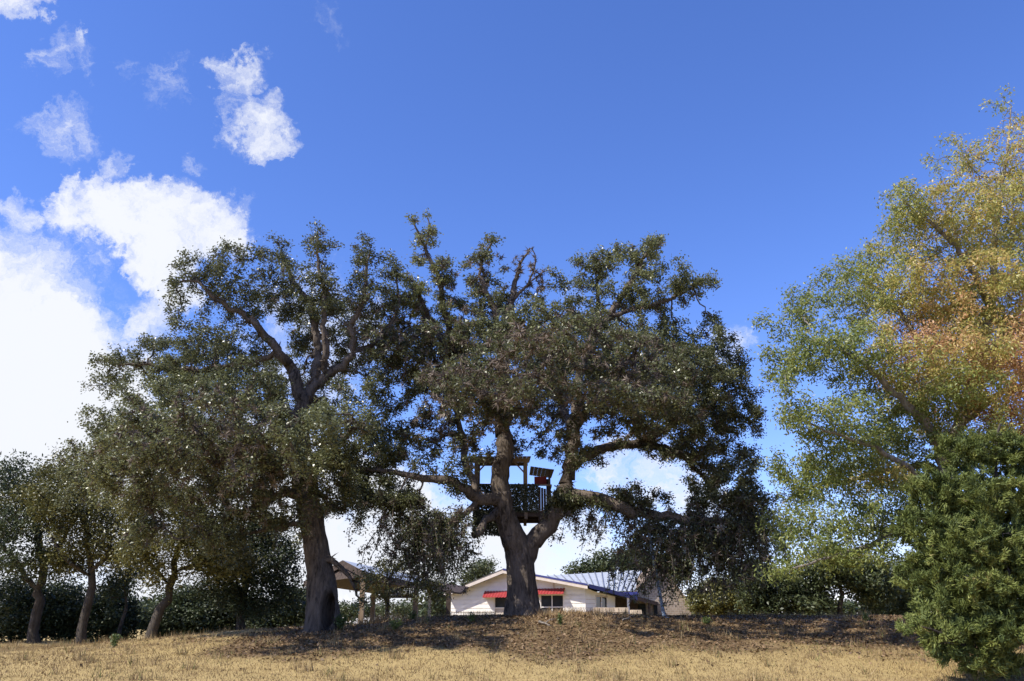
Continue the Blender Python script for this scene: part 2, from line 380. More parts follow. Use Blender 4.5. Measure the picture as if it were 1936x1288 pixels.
def leaves(centers, per, sigma, ln, wd, up=.6, droop=0.0, tint=None, tsig=.14):
    """leaf blades round twig points; every leaf is a folded diamond of its own"""
    n = len(centers)*per; c = np.repeat(centers, per, axis=0)+rng.normal(0, sigma, (n, 3))*[1, 1, .85]
    d = rng.normal(0, 1, (n, 3)); d[:, 2] = d[:, 2]*.7-droop; d = unit(d)
    nn = rng.normal(0, 1, (n, 3)); nn[:, 2] = np.abs(nn[:, 2])+up; s_ = unit(np.cross(d, nn))
    l = ln*rng.uniform(.65, 1.25, (n, 1)); w = wd*rng.uniform(.7, 1.2, (n, 1)); up_ = unit(np.cross(s_, d))
    V = np.empty((n, 4, 3)); V[:, 0] = c; V[:, 1] = c+d*l*.5+s_*w*.5+up_*w*.18; V[:, 2] = c+d*l-up_*l*.12; V[:, 3] = c+d*l*.5-s_*w*.5+up_*w*.18
    tt = np.repeat(tint if tint is not None else rng.random(len(centers)), per)+rng.normal(0, tsig, n)
    return poly_mesh(V.reshape(-1, 3), 4, np.clip(tt, 0, 1))
def moss_mesh(centers, per, size):
    """spiky balls of grey moss and dead twiglets"""
    n = len(centers)*per; c = np.repeat(centers, per, axis=0); sz = np.repeat(size*rng.uniform(.5, 1.3, len(centers)), per)[:, None]
    d = rng.normal(0, 1, (n, 3)); d[:, 2] -= .25; d = unit(d); s_ = unit(np.cross(d, rng.normal(0, 1, (n, 3))))
    st = c+d*sz*.1; V = np.empty((n, 3, 3)); V[:, 0] = st+s_*sz*.11; V[:, 1] = st-s_*sz*.11; V[:, 2] = c+d*sz*rng.uniform(.7, 1.3, (n, 1))
    return poly_mesh(V.reshape(-1, 3), 3, np.clip(np.repeat(rng.random(len(centers)), per)*.7+rng.random(n)*.35, 0, 1))
def trunk_mesh(pts, Y, sides=48, step=.09, flare=.5, hollow=None, rough=.05, seed=0, buttress=5):
    """bole with bark ridges, root flare and, if asked for, a hollow (px, py, half width px, half height px)"""
    w = []
    for (px, py, dy, wd) in pts: q = P(px, py, Y+dy); w.append([*q, wd*MPP(py, Y+dy)/2])
    c = catmull(w, step); n = len(c); u = np.array([1., 0, 0]); V = []; base = c[0, 2]
    hc = None
    if hollow: hc = P(hollow[0], hollow[1], Y-.6); hk = MPP(hollow[1], Y-.6)
    for i in range(n):
        d = c[min(i+1, n-1), :3]-c[max(i-1, 0), :3]; d /= np.linalg.norm(d); u = u-d*np.dot(u, d); u /= np.linalg.norm(u); v = np.cross(d, u)
        h = c[i, 2]-base
        for k in range(sides):
            a = 2*math.pi*k/sides; r = c[i, 3]
            fl = flare*math.exp(-max(h, 0)/.38)*(.55+.45*math.cos(buttress*a+seed)+.25*math.cos(2*a+1.3*seed))
            lump = mnoise.noise((math.cos(a)*1.2+seed, math.sin(a)*1.2, h*.5))*.13
            ridge = abs(mnoise.noise((math.cos(a)*5+seed, math.sin(a)*5, h*.9)))*rough*2.2+mnoise.noise((math.cos(a)*14, math.sin(a)*14+seed, h*4))*rough*.5
            p = c[i, :3]+(u*math.cos(a)+v*math.sin(a))*(r*(1+fl+lump)+ridge-rough)
            if hc is not None and p[1] < c[i, 1]+.1:
                e = math.hypot((p[0]-hc[0])/(hollow[2]*hk), (p[2]-hc[2])/(hollow[3]*hk))
                p[1] += 1.5*r*float(1-sstep(.6, 1.0, e)); p[1] -= .09*math.exp(-((e-1.2)/.22)**2)
            V.append(p)
    F = [(i*sides+k, i*sides+(k+1) % sides, (i+1)*sides+(k+1) % sides, (i+1)*sides+k) for i in range(n-1) for k in range(sides)]
    F.append(tuple((n-1)*sides+k for k in range(sides)))
    me = bpy.data.meshes.new('trunk'); me.from_pydata([tuple(p) for p in V], [], F); me.shade_smooth(); return me, c
def zone(centers, spots, Y):
    """0..1 closeness of points to picture spots, for patches of differing growth"""
    out = np.zeros(len(centers))
    for (px, py, r, v) in spots:
        c = P(px, py, Y); d = np.hypot(centers[:, 0]-c[0], centers[:, 2]-c[2])/(r*MPP(py, Y)); out = np.maximum(out, v*np.clip(1.4-d, 0, 1))
    return out

# ------------------------------------------------------------------ the big oak with the tree house
YC = 30.0
cb = P(990, 1166, YC)
oak = empty('live_oak', (cb[0], YC, gz(cb[0], YC)), 'biggest live oak, its forked trunk holding a wooden tree house', 'tree')
tp = [(990, 1180, 0, 74), (988, 1150, 0, 66), (986, 1110, 0, 58), (984, 1070, 0, 54), (978, 1035, 0, 52), (964, 1000, -.2, 44), (953, 965, -.4, 38), (949, 930, -.5, 36)]
tm, tcn = trunk_mesh(tp, YC, flare=.28, rough=.05, seed=1.7)
link_mesh('trunk', tm, M['bark'], oak)
S = Skel()
S.limb([(986, 1110, 0, 50), (978, 1035, 0, 46), (964, 1000, -.2, 40), (953, 965, -.4, 35)], YC, src=False)
S.limb([(953, 965, -.4, 36), (948, 900, -.5, 35), (955, 845, -.4, 34), (950, 790, -.2, 30), (955, 720, 0, 26), (952, 650, 0, 20), (960, 600, 0, 15), (972, 545, .2, 10), (985, 500, .3, 6), (1002, 470, .3, 3)], YC)
S.limb([(984, 1070, .1, 40), (1012, 1022, 0, 36), (1046, 982, 0, 32), (1064, 930, .1, 30), (1080, 882, .2, 27), (1088, 820, .3, 22), (1092, 750, .3, 19), (1105, 680, .3, 16), (1150, 600, .3, 13), (1195, 530, .3, 9), (1230, 465, .2, 5)], YC)
S.limb([(1064, 935, .2, 26), (1130, 942, 0, 25), (1185, 964, -.4, 23), (1250, 975, -.8, 20), (1330, 985, -1.2, 16), (1400, 992, -1.4, 11), (1455, 1004, -1.6, 5)], YC)
S.limb([(1078, 885, .2, 20), (1130, 852, 1, 18), (1200, 838, 1.8, 16), (1265, 848, 2.4, 13), (1310, 880, 2.8, 9), (1352, 935, 3, 5)], YC)
S.limb([(1200, 838, 1.8, 12), (1280, 800, 2, 10), (1350, 760, 2, 7), (1400, 730, 1.6, 4)], YC)
S.limb([(950, 948, -.5, 26), (905, 942, -.9, 22), (872, 916, -1.1, 19), (835, 908, -1.2, 17), (800, 907, -1.3, 14), (760, 896, -1.2, 11), (715, 890, -1, 7), (665, 884, -.8, 4)], YC)
S.limb([(905, 942, -.9, 14), (884, 890, -.4, 14), (876, 830, 0, 12), (860, 780, .3, 10), (835, 720, .5, 8), (812, 640, .5, 6), (790, 560, .5, 4)], YC)
S.limb([(950, 790, -.2, 20), (905, 720, .4, 18), (860, 664, .8, 15), (826, 628, .8, 12), (800, 570, .6, 8), (788, 548, .6, 5)], YC)
S.limb([(860, 664, .8, 13), (838, 585, .4, 11), (828, 522, .2, 9), (803, 470, .1, 6), (786, 432, .1, 4), (778, 412, .1, 2)], YC)
S.limb([(803, 470, .1, 5), (812, 430, 0, 3), (806, 408, 0, 2)], YC)
S.limb([(952, 650, 0, 13), (930, 580, -.3, 11), (908, 510, -.4, 7), (934, 450, -.4, 3)], YC)
S.limb([(965, 572, .1, 7), (997, 537, 0, 5), (1013, 493, 0, 3), (1006, 470, 0, 2)], YC)
S.limb([(997, 537, 0, 4), (1030, 512, 0, 2)], YC)
S.limb([(1092, 750, .3, 15), (1050, 700, -1.5, 12), (1010, 650, -3, 9), (985, 610, -4, 5)], YC)
S.limb([(1088, 810, .3, 16), (1140, 740, -1.5, 13), (1180, 690, -3.2, 10), (1220, 640, -4, 5)], YC)
S.limb([(950, 800, -.4, 15), (930, 770, -2, 12), (900, 740, -4, 9), (870, 720, -5, 5)], YC)
S.limb([(1150, 600, .3, 10), (1215, 580, .2, 8), (1280, 560, 0, 6), (1335, 525, 0, 4)], YC)
S.limb([(1105, 680, .3, 11), (1130, 600, 1.5, 9), (1128, 540, 1.5, 6), (1140, 500, 1.5, 3)], YC)
S.limb([(1088, 820, .3, 15), (1060, 760, 2.5, 12), (1040, 700, 4, 9), (1000, 640, 5, 5)], YC)
S.limb([(950, 960, -.4, 18), (925, 985, -.9, 17), (905, 1006, -1.2, 15), (893, 1016, -1.4, 14)], YC, src=False)
S.limb([(905, 942, -.9, 12), (880, 970, -1.2, 10), (850, 990, -1.4, 7), (815, 1000, -1.5, 4)], YC)
BC = [(1215, 925, 50, 22, 0, .8, .8), (1325, 925, 42, 32, .4, .9, .8), (1150, 880, 40, 20, .8, .8, .7), (1290, 870, 40, 22, 1.8, .9, .7), (985, 785, 95, 38, -3.3, 1.3), (1090, 835, 70, 36, -2.4, 1.2), (900, 820, 50, 40, -2.2, 1.2), (1040, 690, 130, 45, -6.2, 1.5), (1180, 740, 110, 40, -6, 1.5), (900, 700, 80, 40, -6, 1.4), (1050, 640, 150, 40, -8, 1.5, .9), (1000, 740, 150, 34, -7.6, 1.4, .9), (1200, 760, 120, 34, -7.4, 1.4, .9), (850, 720, 80, 40, -7.2, 1.3, .9), (1250, 700, 80, 40, -4.5, 1.5), (802, 440, 34, 38, .1, .8), (790, 500, 40, 45, .3, 1), (770, 570, 60, 60, .5, 1.6), (850, 525, 60, 45, .2, 1.4), (915, 490, 45, 40, -.4, 1.2), (936, 448, 20, 25, -.4, .6), (995, 510, 45, 40, .1, 1, .5),  # blobs set farthest forward are added to cast shade on the bank
      (760, 670, 65, 75, .5, 2), (900, 600, 85, 75, 1, 2.2), (840, 640, 80, 60, -.8, 1.5), (1010, 625, 90, 55, -3.4, 1.8, 1.2), (1080, 640, 120, 55, -4, 1.8, 1.3), (960, 700, 110, 55, -4, 1.8, 1.2), (1150, 680, 110, 55, -4, 1.8, 1.2),
      (1050, 560, 60, 40, 1, 1.3), (1110, 510, 45, 38, 1.2, 1.2), (1150, 490, 45, 35, .8, 1.2), (1205, 480, 55, 38, .3, 1.4), (1240, 450, 26, 20, .2, .8), (1290, 530, 55, 45, 0, 1.4), (1325, 540, 32, 35, 0, 1), (1225, 555, 100, 45, .4, 1.8),
      (1320, 655, 75, 50, .6, 2), (1290, 720, 110, 65, -.8, 2.2), (1380, 710, 50, 60, .8, 1.8), (1395, 800, 50, 55, .8, 1.8), (1100, 750, 140, 45, -3.2, 1.6, 1.1), (1230, 780, 120, 50, -2, 1.8), (900, 755, 90, 55, -3.8, 1.6, 1.1), (830, 740, 75, 60, -1, 1.8),
      (800, 820, 60, 60, -.4, 1.6), (1325, 850, 110, 40, 1.5, 1.8), (1400, 910, 55, 60, -.4, 1.6), (1235, 1025, 60, 36, -.6, 1.1, .8), (1290, 1035, 85, 45, -1, 1.2, .8), (1380, 1050, 55, 50, -1.2, 1.2, .8), (1275, 1090, 50, 25, -.8, .9, .7), (1125, 975, 45, 20, -.2, 1, .6),
      (850, 970, 50, 45, -1.2, 1.1), (805, 1000, 42, 40, -1.3, 1), (855, 1050, 38, 30, -1.2, .8, .8), (760, 960, 45, 45, -1, 1), (1000, 760, 190, 45, 3.6, 1.8), (1110, 670, 190, 75, 4, 2), (850, 680, 120, 75, 4, 2), (1290, 780, 110, 75, 4, 2), (1000, 850, 150, 30, 2.5, 1.5, .6), (740, 820, 50, 60, 1, 1.5)]
S.colonize(blob_points(BC, YC, 9), step=.24, kill=.40, jitter=.45)
pp = np.array(S.p); hang = [i for i in range(len(pp)) if S.src[i] and (P(0, 945, 30)[2] > pp[i, 2] > P(0, 1030, 30)[2]) and (pp[i, 0] > 4.3 or pp[i, 0] < -1.6)]
hang2 = [i for i in range(len(pp)) if S.src[i] and (P(0, 925, 30)[2] > pp[i, 2] > P(0, 1000, 30)[2]) and 1.4 < pp[i, 0] < 4.4]
S.strands(hang, 520, 2.4); S.strands(hang2, 60, 1.5)
S.radii(tip=.0125, ex=2.5)
link_mesh('branches', S.wood(), M['bark'], oak)
tips = np.where((S.rad < .0255) & np.array(S.src))[0]; tc_ = S.pos[tips]
dead = zone(tc_, [(1000, 505, 60, 1), (800, 480, 40, .5), (890, 560, 70, .7), (770, 640, 70, .6), (860, 700, 90, .7), (960, 790, 120, .8), (1150, 760, 130, .6), (850, 800, 80, .8), (740, 700, 60, .6), (1080, 800, 90, .8)], YC)
keep = rng.random(len(tips)) > dead*.75+.1
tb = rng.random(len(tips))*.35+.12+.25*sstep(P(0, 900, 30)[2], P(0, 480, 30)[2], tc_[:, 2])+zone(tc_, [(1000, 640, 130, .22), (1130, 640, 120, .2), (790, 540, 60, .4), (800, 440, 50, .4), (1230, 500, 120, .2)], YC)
lo = tc_[:, 2] < P(0, 960, 30)[2]; NC = max(8, int(225000/max(1, (keep & ~lo).sum())))
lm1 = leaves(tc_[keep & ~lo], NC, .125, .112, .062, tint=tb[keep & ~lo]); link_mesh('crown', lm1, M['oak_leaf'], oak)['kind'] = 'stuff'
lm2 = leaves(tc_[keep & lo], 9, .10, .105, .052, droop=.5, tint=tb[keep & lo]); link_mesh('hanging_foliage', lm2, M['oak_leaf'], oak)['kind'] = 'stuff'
mid = np.where((S.rad < .08) & (S.rad > .012) & np.array(S.src))[0]; mc = S.pos[mid]
pm = .16+1.0*zone(mc, [(1000, 505, 60, 1), (800, 480, 50, .6), (890, 560, 80, .8), (770, 640, 80, .8), (860, 700, 100, .9), (960, 790, 130, 1), (1150, 770, 150, .9), (850, 800, 90, 1), (740, 700, 70, .8), (1300, 820, 120, .5)], YC)
big = np.where((S.rad >= .07) & (S.rad < .3) & np.array(S.src))[0]; bq = np.repeat(big, 3); bo = unit(rng.normal(0, 1, (len(bq), 3))); bx_ = S.pos[bq]+bo*S.rad[bq][:, None]*.95
bx_ = bx_[rng.random(len(bx_)) < .45]
ms = mc[rng.random(len(mc)) < pm]
link_mesh('ball_moss', moss_mesh(np.vstack([ms+rng.normal(0, .05, ms.shape), bx_]), 20, .2), M['moss'], oak)['kind'] = 'stuff'
print('oak C', len(S.p), len(tips), len(ms))

# ------------------------------------------------------------------ the oak with the hollow trunk
YL = 28.4
lb = P(608, 1202, YL)
oak2 = empty('live_oak', (lb[0], YL, gz(lb[0], YL)), 'live oak with a dark hollow at the foot of its leaning trunk', 'tree')
tp = [(612, 1216, 0, 78), (611, 1190, 0, 70), (609, 1150, 0, 62), (607, 1105, .05, 54), (602, 1060, .1, 48), (594, 1010, .1, 46), (584, 960, .1, 44), (575, 910, .1, 42), (571, 860, .1, 38)]
tm, tcn = trunk_mesh(tp, YL, flare=.22, rough=.045, seed=4.2, hollow=(618, 1156, 12, 36), step=.06, sides=64)
link_mesh('trunk', tm, M['bark'], oak2)
S = Skel()
S.limb([(602, 1060, .1, 44), (594, 1010, .1, 42), (584, 960, .1, 40), (575, 910, .1, 38), (571, 860, .1, 35)], YL, src=False)
S.limb([(571, 860, .1, 36), (568, 815, .1, 32), (572, 765, 0, 28), (552, 700, -.3, 22), (528, 668, -.6, 18), (497, 629, -.9, 15), (470, 602, -1.1, 12), (412, 567, -1.4, 9), (373, 533, -1.6, 6), (318, 537, -1.7, 3)], YL)
S.limb([(572, 765, 0, 24), (600, 712, .3, 20), (598, 635, .6, 16), (587, 575, .8, 12), (552, 528, .9, 8), (535, 480, 1, 4)], YL)
S.limb([(590, 735, .2, 20), (625, 708, .2, 19), (667, 668, 0, 16), (664, 617, -.2, 12), (684, 571, -.3, 9), (692, 515, -.3, 6), (700, 470, -.3, 3)], YL)
S.limb([(620, 712, .2, 15), (612, 652, -.3, 13), (611, 555, -.5, 9), (600, 478, -.6, 5), (602, 440, -.6, 3)], YL)
S.limb([(667, 668, 0, 11), (715, 640, .6, 9), (752, 585, 1, 6), (750, 520, 1.1, 3)], YL)
S.limb([(568, 830, .1, 22), (548, 780, -.7, 18), (524, 770, -1.2, 15), (500, 800, -1.8, 12), (450, 815, -2.6, 9), (380, 800, -3.2, 7), (310, 790, -3.6, 4)], YL)
S.limb([(580, 935, .1, 20), (533, 934, -.6, 16), (493, 955, -1, 13), (440, 977, -1.3, 10), (400, 999, -1.4, 7), (340, 1020, -1.5, 4)], YL)
S.limb([(590, 985, 0, 13), (540, 994, -.6, 10), (493, 1005, -.9, 7), (431, 1014, -1.1, 4)], YL)
S.limb([(571, 870, .2, 22), (500, 860, .4, 18), (420, 850, .5, 14), (330, 840, .6, 11), (250, 830, .5, 8), (190, 800, .5, 4)], YL)
S.limb([(528, 668, -.6, 12), (450, 690, .2, 10), (360, 700, .6, 8), (280, 690, .8, 6), (220, 690, .8, 3)], YL)
S.limb([(573, 880, .1, 20), (610, 860, -1.5, 16), (650, 830, -3, 11), (680, 800, -3.8, 6)], YL)
S.limb([(575, 900, .1, 18), (620, 880, .8, 15), (680, 890, 1.4, 11), (730, 880, 1.6, 6)], YL)
S.limb([(566, 840, .1, 18), (510, 830, -2, 14), (460, 850, -3.8, 10), (400, 880, -4.4, 6)], YL)
S.limb([(330, 840, .6, 8), (260, 890, .4, 7), (190, 900, .3, 5), (140, 880, .2, 3)], YL)
S.limb([(600, 1052, 0, 13), (634, 1064, -.2, 11), (660, 1088, -.3, 8), (676, 1125, -.4, 5), (690, 1140, -.5, 3)], YL)
BL = [(570, 890, 62, 48, -2.3, 1.2), (525, 935, 60, 36, -2.4, 1.1), (600, 830, 60, 36, -2.8, 1.1), (640, 930, 50, 30, -1.2, 1), (330, 800, 120, 45, -5.4, 1.4), (500, 800, 80, 40, -5.6, 1.4), (420, 760, 110, 40, -7.2, 1.4, .9), (560, 820, 110, 36, -6.8, 1.3, .9), (300, 860, 110, 34, -6.6, 1.3, .8), (620, 790, 80, 40, -5.4, 1.3), (230, 870, 80, 40, -2.4, 1.3), (480, 700, 60, 40, -2.6, 1.2), (390, 500, 60, 32, -1.4, 1.3), (470, 482, 55, 30, -.2, 1.3), (535, 480, 42, 30, .8, 1.2), (603, 465, 42, 34, -.4, 1.2), (690, 480, 45, 36, -.2, 1.2), (742, 510, 32, 38, .9, 1), (345, 545, 36, 28, -1.6, 1), (430, 560, 70, 42, -.6, 1.6), (520, 560, 70, 50, .5, 1.8), (620, 560, 75, 55, 0, 1.8), (705, 570, 50, 55, .3, 1.6), (725, 660, 60, 55, .6, 1.6),  # the most forward blobs of this crown are added for ground shade
      (375, 640, 65, 45, .2, 1.8), (460, 655, 60, 40, -.4, 1.6), (335, 700, 55, 45, .4, 1.5), (225, 690, 48, 40, .8, 1.4), (195, 725, 32, 36, .7, 1.1), (275, 650, 35, 28, .6, 1.1), (300, 745, 95, 45, -2, 1.8), (425, 745, 90, 50, -2.6, 1.8), (200, 800, 55, 48, .2, 1.6), (175, 855, 50, 45, .3, 1.4), (285, 825, 110, 55, -3, 1.8), (400, 835, 110, 60, -3.8, 1.8), (500, 850, 70, 55, -3.6, 1.6),
      (645, 800, 80, 50, -3.2, 1.7, 1.1), (620, 865, 75, 40, -2.6, 1.4), (700, 760, 55, 55, .6, 1.7), (715, 845, 55, 55, 1.2, 1.6), (150, 880, 40, 40, .3, 1.3), (250, 925, 80, 42, -.4, 1.6), (370, 920, 90, 45, -1, 1.7), (480, 950, 60, 45, -1.6, 1.4), (690, 925, 70, 38, 1.2, 1.4), (655, 960, 40, 30, .6, 1.1), (280, 1000, 50, 35, -.8, 1.2), (430, 1030, 60, 40, -1, 1.2), (360, 700, 120, 70, 3, 2), (500, 740, 140, 70, 3.4, 2), (640, 640, 110, 80, 2.8, 1.8), (300, 850, 120, 60, 3, 1.8), (470, 880, 120, 50, 3, 1.8),
      (665, 1075, 28, 18, -.3, .5, 1.5), (690, 1100, 42, 28, -.5, .7, 1.5), (690, 1140, 34, 22, -.5, .6, 1.2)]
S.colonize(blob_points(BL, YL, 11), step=.23, kill=.38, jitter=.45)
pp = np.array(S.p); hang = [i for i in range(len(pp)) if S.src[i] and (P(0, 860, 28)[2] > pp[i, 2] > P(0, 1010, 28)[2])]
S.strands(hang, 220, 1.3)
S.radii(tip=.0125, ex=2.5)
link_mesh('branches', S.wood(), M['bark'], oak2)
tips = np.where((S.rad < .0255) & np.array(S.src))[0]; tc_ = S.pos[tips]
dz = zone(tc_, [(540, 900, 80, .9), (740, 620, 60, .6), (480, 880, 80, .6), (330, 900, 120, .5)], YL)
keep = rng.random(len(tips)) > dz*.6+.08
tb = rng.random(len(tips))*.35+.2+zone(tc_, [(640, 800, 90, .35), (400, 800, 120, .2), (300, 750, 120, .2), (690, 1100, 60, .4), (250, 900, 150, .25)], YL)
link_mesh('crown', leaves(tc_[keep], max(8, int(190000/keep.sum())), .12, .108, .058, tint=tb[keep]), M['oak_leaf'], oak2)['kind'] = 'stuff'
mid = np.where((S.rad < .08) & (S.rad > .012) & np.array(S.src))[0]; mc = S.pos[mid]
big = np.where((S.rad >= .07) & (S.rad < .3) & np.array(S.src))[0]; bq = np.repeat(big, 3); bo = unit(rng.normal(0, 1, (len(bq), 3))); bx_ = S.pos[bq]+bo*S.rad[bq][:, None]*.95
bx_ = bx_[rng.random(len(bx_)) < .45]
ms = mc[rng.random(len(mc)) < .12+.9*zone(mc, [(540, 920, 90, 1), (740, 620, 70, .9), (480, 880, 90, .7), (330, 920, 130, .6), (600, 980, 60, .8), (380, 900, 100, .5)], YL)]
link_mesh('ball_moss', moss_mesh(np.vstack([ms+rng.normal(0, .05, ms.shape), bx_]), 20, .19), M['moss'], oak2)['kind'] = 'stuff'
print('oak L', len(S.p), len(tips), len(ms))

# ------------------------------------------------------------------ the turning tree on the right
YR = 24.0
rb = P(1830, 1200, YR)
pec = empty('pecan_tree', (rb[0], YR, gz(rb[0], YR)), 'tall broadleaf tree with leaves turning yellow and orange behind the juniper', 'tree')
zb = gz(rb[0], YR)
S = Skel(); S.p = []; 
trunk_pts = [(1832, 1232, 0, 46), (1828, 1150, 0, 38), (1815, 1050, 0, 34), (1800, 950, 0, 32), (1790, 880, 0, 30)]
tm, _ = trunk_mesh(trunk_pts, YR, flare=.35, rough=.02, seed=2.2, sides=24, step=.14); link_mesh('trunk', tm, M['bark_pale'], pec)
S.limb([(1815, 1050, 0, 32), (1800, 950, 0, 31), (1790, 880, 0, 29)], YR, src=False)
S.limb([(1790, 880, 0, 26), (1765, 820, -.3, 20), (1735, 785, -.6, 17), (1690, 740, -1, 13), (1640, 690, -1.2, 9), (1580, 660, -1.3, 6), (1520, 640, -1.3, 3)], YR)
S.limb([(1790, 880, 0, 26), (1820, 780, .3, 22), (1850, 680, .4, 19), (1870, 580, .4, 15), (1880, 480, .3, 12), (1890, 380, .2, 8), (1905, 280, .2, 5), (1912, 200, .2, 2)], YR)
S.limb([(1850, 680, .4, 15), (1940, 600, .2, 12), (1985, 480, 0, 9), (2010, 340, 0, 5)], YR)
S.limb([(1870, 580, .4, 12), (1830, 500, -.5, 10), (1780, 440, -1, 8), (1730, 400, -1.2, 5), (1700, 370, -1.2, 3)], YR)
S.limb([(1820, 780, .3, 15), (1760, 680, .8, 12), (1700, 590, 1.2, 9), (1640, 530, 1.4, 6), (1580, 500, 1.4, 3)], YR)
S.limb([(1800, 950, 0, 18), (1740, 900, -.8, 13), (1660, 850, -1.6, 9), (1580, 820, -2, 6), (1500, 790, -2, 3)], YR)
S.limb([(1810, 1010, 0, 16), (1730, 980, -.6, 12), (1650, 1030, -1, 9), (1580, 1050, -1.2, 6), (1500, 1075, -1.2, 3)], YR)
S.limb([(1800, 900, 0, 17), (1730, 880, 1, 13), (1640, 900, 1.8, 9), (1540, 920, 2.2, 5), (1480, 950, 2.2, 3)], YR)
S.limb([(1820, 800, .3, 14), (1900, 740, -1, 11), (2000, 720, -1.6, 7), (2080, 680, -2, 4)], YR)
BR = [(1895, 215, 40, 35, .2, .9, .6), (1850, 300, 75, 50, .2, 1.2, .7), (1930, 300, 60, 60, .1, 1.4, .7), (1715, 385, 45, 38, -1.2, 1), (1800, 420, 110, 65, -.6, 1.7), (1930, 420, 90, 80, 0, 1.8), (1680, 470, 45, 40, .4, 1.2), (1610, 530, 65, 38, 1.2, 1.2), (1515, 590, 45, 38, .4, 1), (1700, 560, 110, 60, .4, 1.9), (1850, 560, 110, 70, -1, 1.8), (1480, 690, 40, 42, -1.2, 1), (1555, 670, 75, 55, -1.2, 1.4), (1680, 680, 90, 55, -1, 1.7), (1800, 700, 110, 70, -1.6, 1.8), (1930, 700, 90, 80, -1.6, 1.7),
      (1500, 780, 45, 45, -1.8, 1.2), (1590, 800, 85, 50, -1.8, 1.4), (1530, 890, 75, 50, .6, 1.5), (1630, 890, 85, 50, 1.4, 1.5), (1700, 820, 70, 50, .6, 1.4), (1560, 1000, 80, 50, -.4, 1.4), (1490, 990, 40, 40, 1.6, 1), (1490, 1075, 45, 28, -1.1, .9), (1650, 980, 75, 55, -.8, 1.3), (1620, 1060, 75, 32, -1, 1.1), (2030, 480, 90, 120, 0, 1.8), (2060, 680, 80, 100, -1, 1.8), (1990, 820, 90, 60, -1, 1.6), (1880, 820, 80, 60, -1.2, 1.4), (1445, 600, 18, 14, -.8, .4, .8), (1760, 760, 80, 60, 2, 1.6), (1880, 620, 110, 90, 2.4, 1.7), (1700, 960, 60, 70, .2, 1.2)]
S.colonize(blob_points(BR, YR, 11, 1.22), step=.19, kill=.27, jitter=.28)
S.radii(tip=.007, ex=2.5); link_mesh('branches', S.wood(), M['bark_pale'], pec)
tips = np.where((S.rad < .015) & np.array(S.src))[0]; tc_ = S.pos[tips]
sparse = zone(tc_, [(1890, 230, 110, .75), (1760, 320, 60, .8), (1600, 500, 60, .35), (1850, 400, 90, .35)], YR); keep = rng.random(len(tips)) > sparse
tb = .08+rng.random(len(tips))*.3+zone(tc_, [(1800, 420, 170, .35), (1900, 300, 150, .42), (1900, 720, 120, .85), (1700, 670, 80, .72), (1740, 620, 60, .6), (1760, 560, 120, .42), (1880, 800, 80, .7), (1680, 900, 40, .4), (1960, 560, 120, .5)], YR)
cl = leaves(tc_[keep], max(6, int(185000/keep.sum())), .135, .118, .048, up=.4, droop=.55, tint=tb[keep], tsig=.1); link_mesh('crown', cl, M['pecan_leaf'], pec)['kind'] = 'stuff'
print('pecan', len(S.p), len(tips))

# ------------------------------------------------------------------ the juniper in front of it
YJ = 19.5
jb = P(1885, 1290, YJ)
jun = empty('juniper', (jb[0], YJ, gz(jb[0], YJ)), 'bushy dark green juniper with foliage down to the dry grass', 'shrub')
S = Skel()
g0 = gz(jb[0], YJ); jpy = 1290-(g0-jb[2])/MPP(1290, YJ)
S.limb([(1890, jpy+6, 0, 26), (1885, 1180, 0, 22), (1880, 1060, .1, 18), (1875, 960, .1, 13), (1880, 870, .1, 8), (1890, 800, 0, 4)], YJ)
S.limb([(1888, 1230, 0, 14), (1840, 1150, -.4, 11), (1790, 1080, -.4, 6), (1755, 1010, -.3, 3), (1745, 960, -.3, 2)], YJ)
S.limb([(1888, 1220, 0, 14), (1940, 1130, -.3, 11), (1980, 1050, -.2, 5), (1990, 990, 0, 2)], YJ)
S.limb([(1888, 1245, 0, 12), (1830, 1225, -.9, 9), (1780, 1200, -1.3, 6), (1745, 1185, -1.4, 3)], YJ)
S.limb([(1888, 1200, 0, 12), (1910, 1120, -.9, 9), (1900, 1060, -1.0, 4), (1895, 1010, -1.0, 2)], YJ)
BJ = [(1880, 850, 50, 38, 0, .6), (1810, 860, 45, 34, -.2, .6), (1930, 870, 55, 50, 0, .7), (1760, 930, 50, 42, -.4, .7), (1850, 940, 75, 50, -.5, .9), (1950, 960, 70, 60, -.2, .9), (1735, 1010, 40, 42, -.5, .7), (1820, 1030, 80, 55, -.7, 1), (1930, 1060, 80, 60, -.6, 1), (1745, 1090, 48, 42, -.6, .7), (1835, 1120, 80, 50, -.9, 1), (1935, 1150, 80, 60, -.8, 1),
      (1765, 1160, 52, 36, -.8, .7), (1850, 1195, 85, 40, -1, .9), (1765, 1205, 38, 28, -1, .6), (1825, 1245, 60, 28, -1, .6), (1890, 1262, 60, 26, -.9, .6, .8), (2020, 980, 70, 90, 0, 1), (2030, 1130, 70, 80, -.4, 1), (2000, 1240, 60, 40, -.6, .7), (1870, 1040, 120, 120, .8, .8, .6), (1700, 1000, 12, 20, -.4, .3), (1716, 1190, 20, 14, -1, .3)]
S.colonize(blob_points(BJ, YJ, 90), step=.11, kill=.13, jitter=.3, maxn=14000)
S.radii(tip=.004, ex=2.5); link_mesh('branches', S.wood(), M['bark_dark'], jun)
tips = np.where((S.rad < .011) & np.array(S.src))[0]; ax = S.pos[tips]; pd = unit(S.pos[tips]-S.pos[np.maximum(np.array(S.par)[tips], 0)])
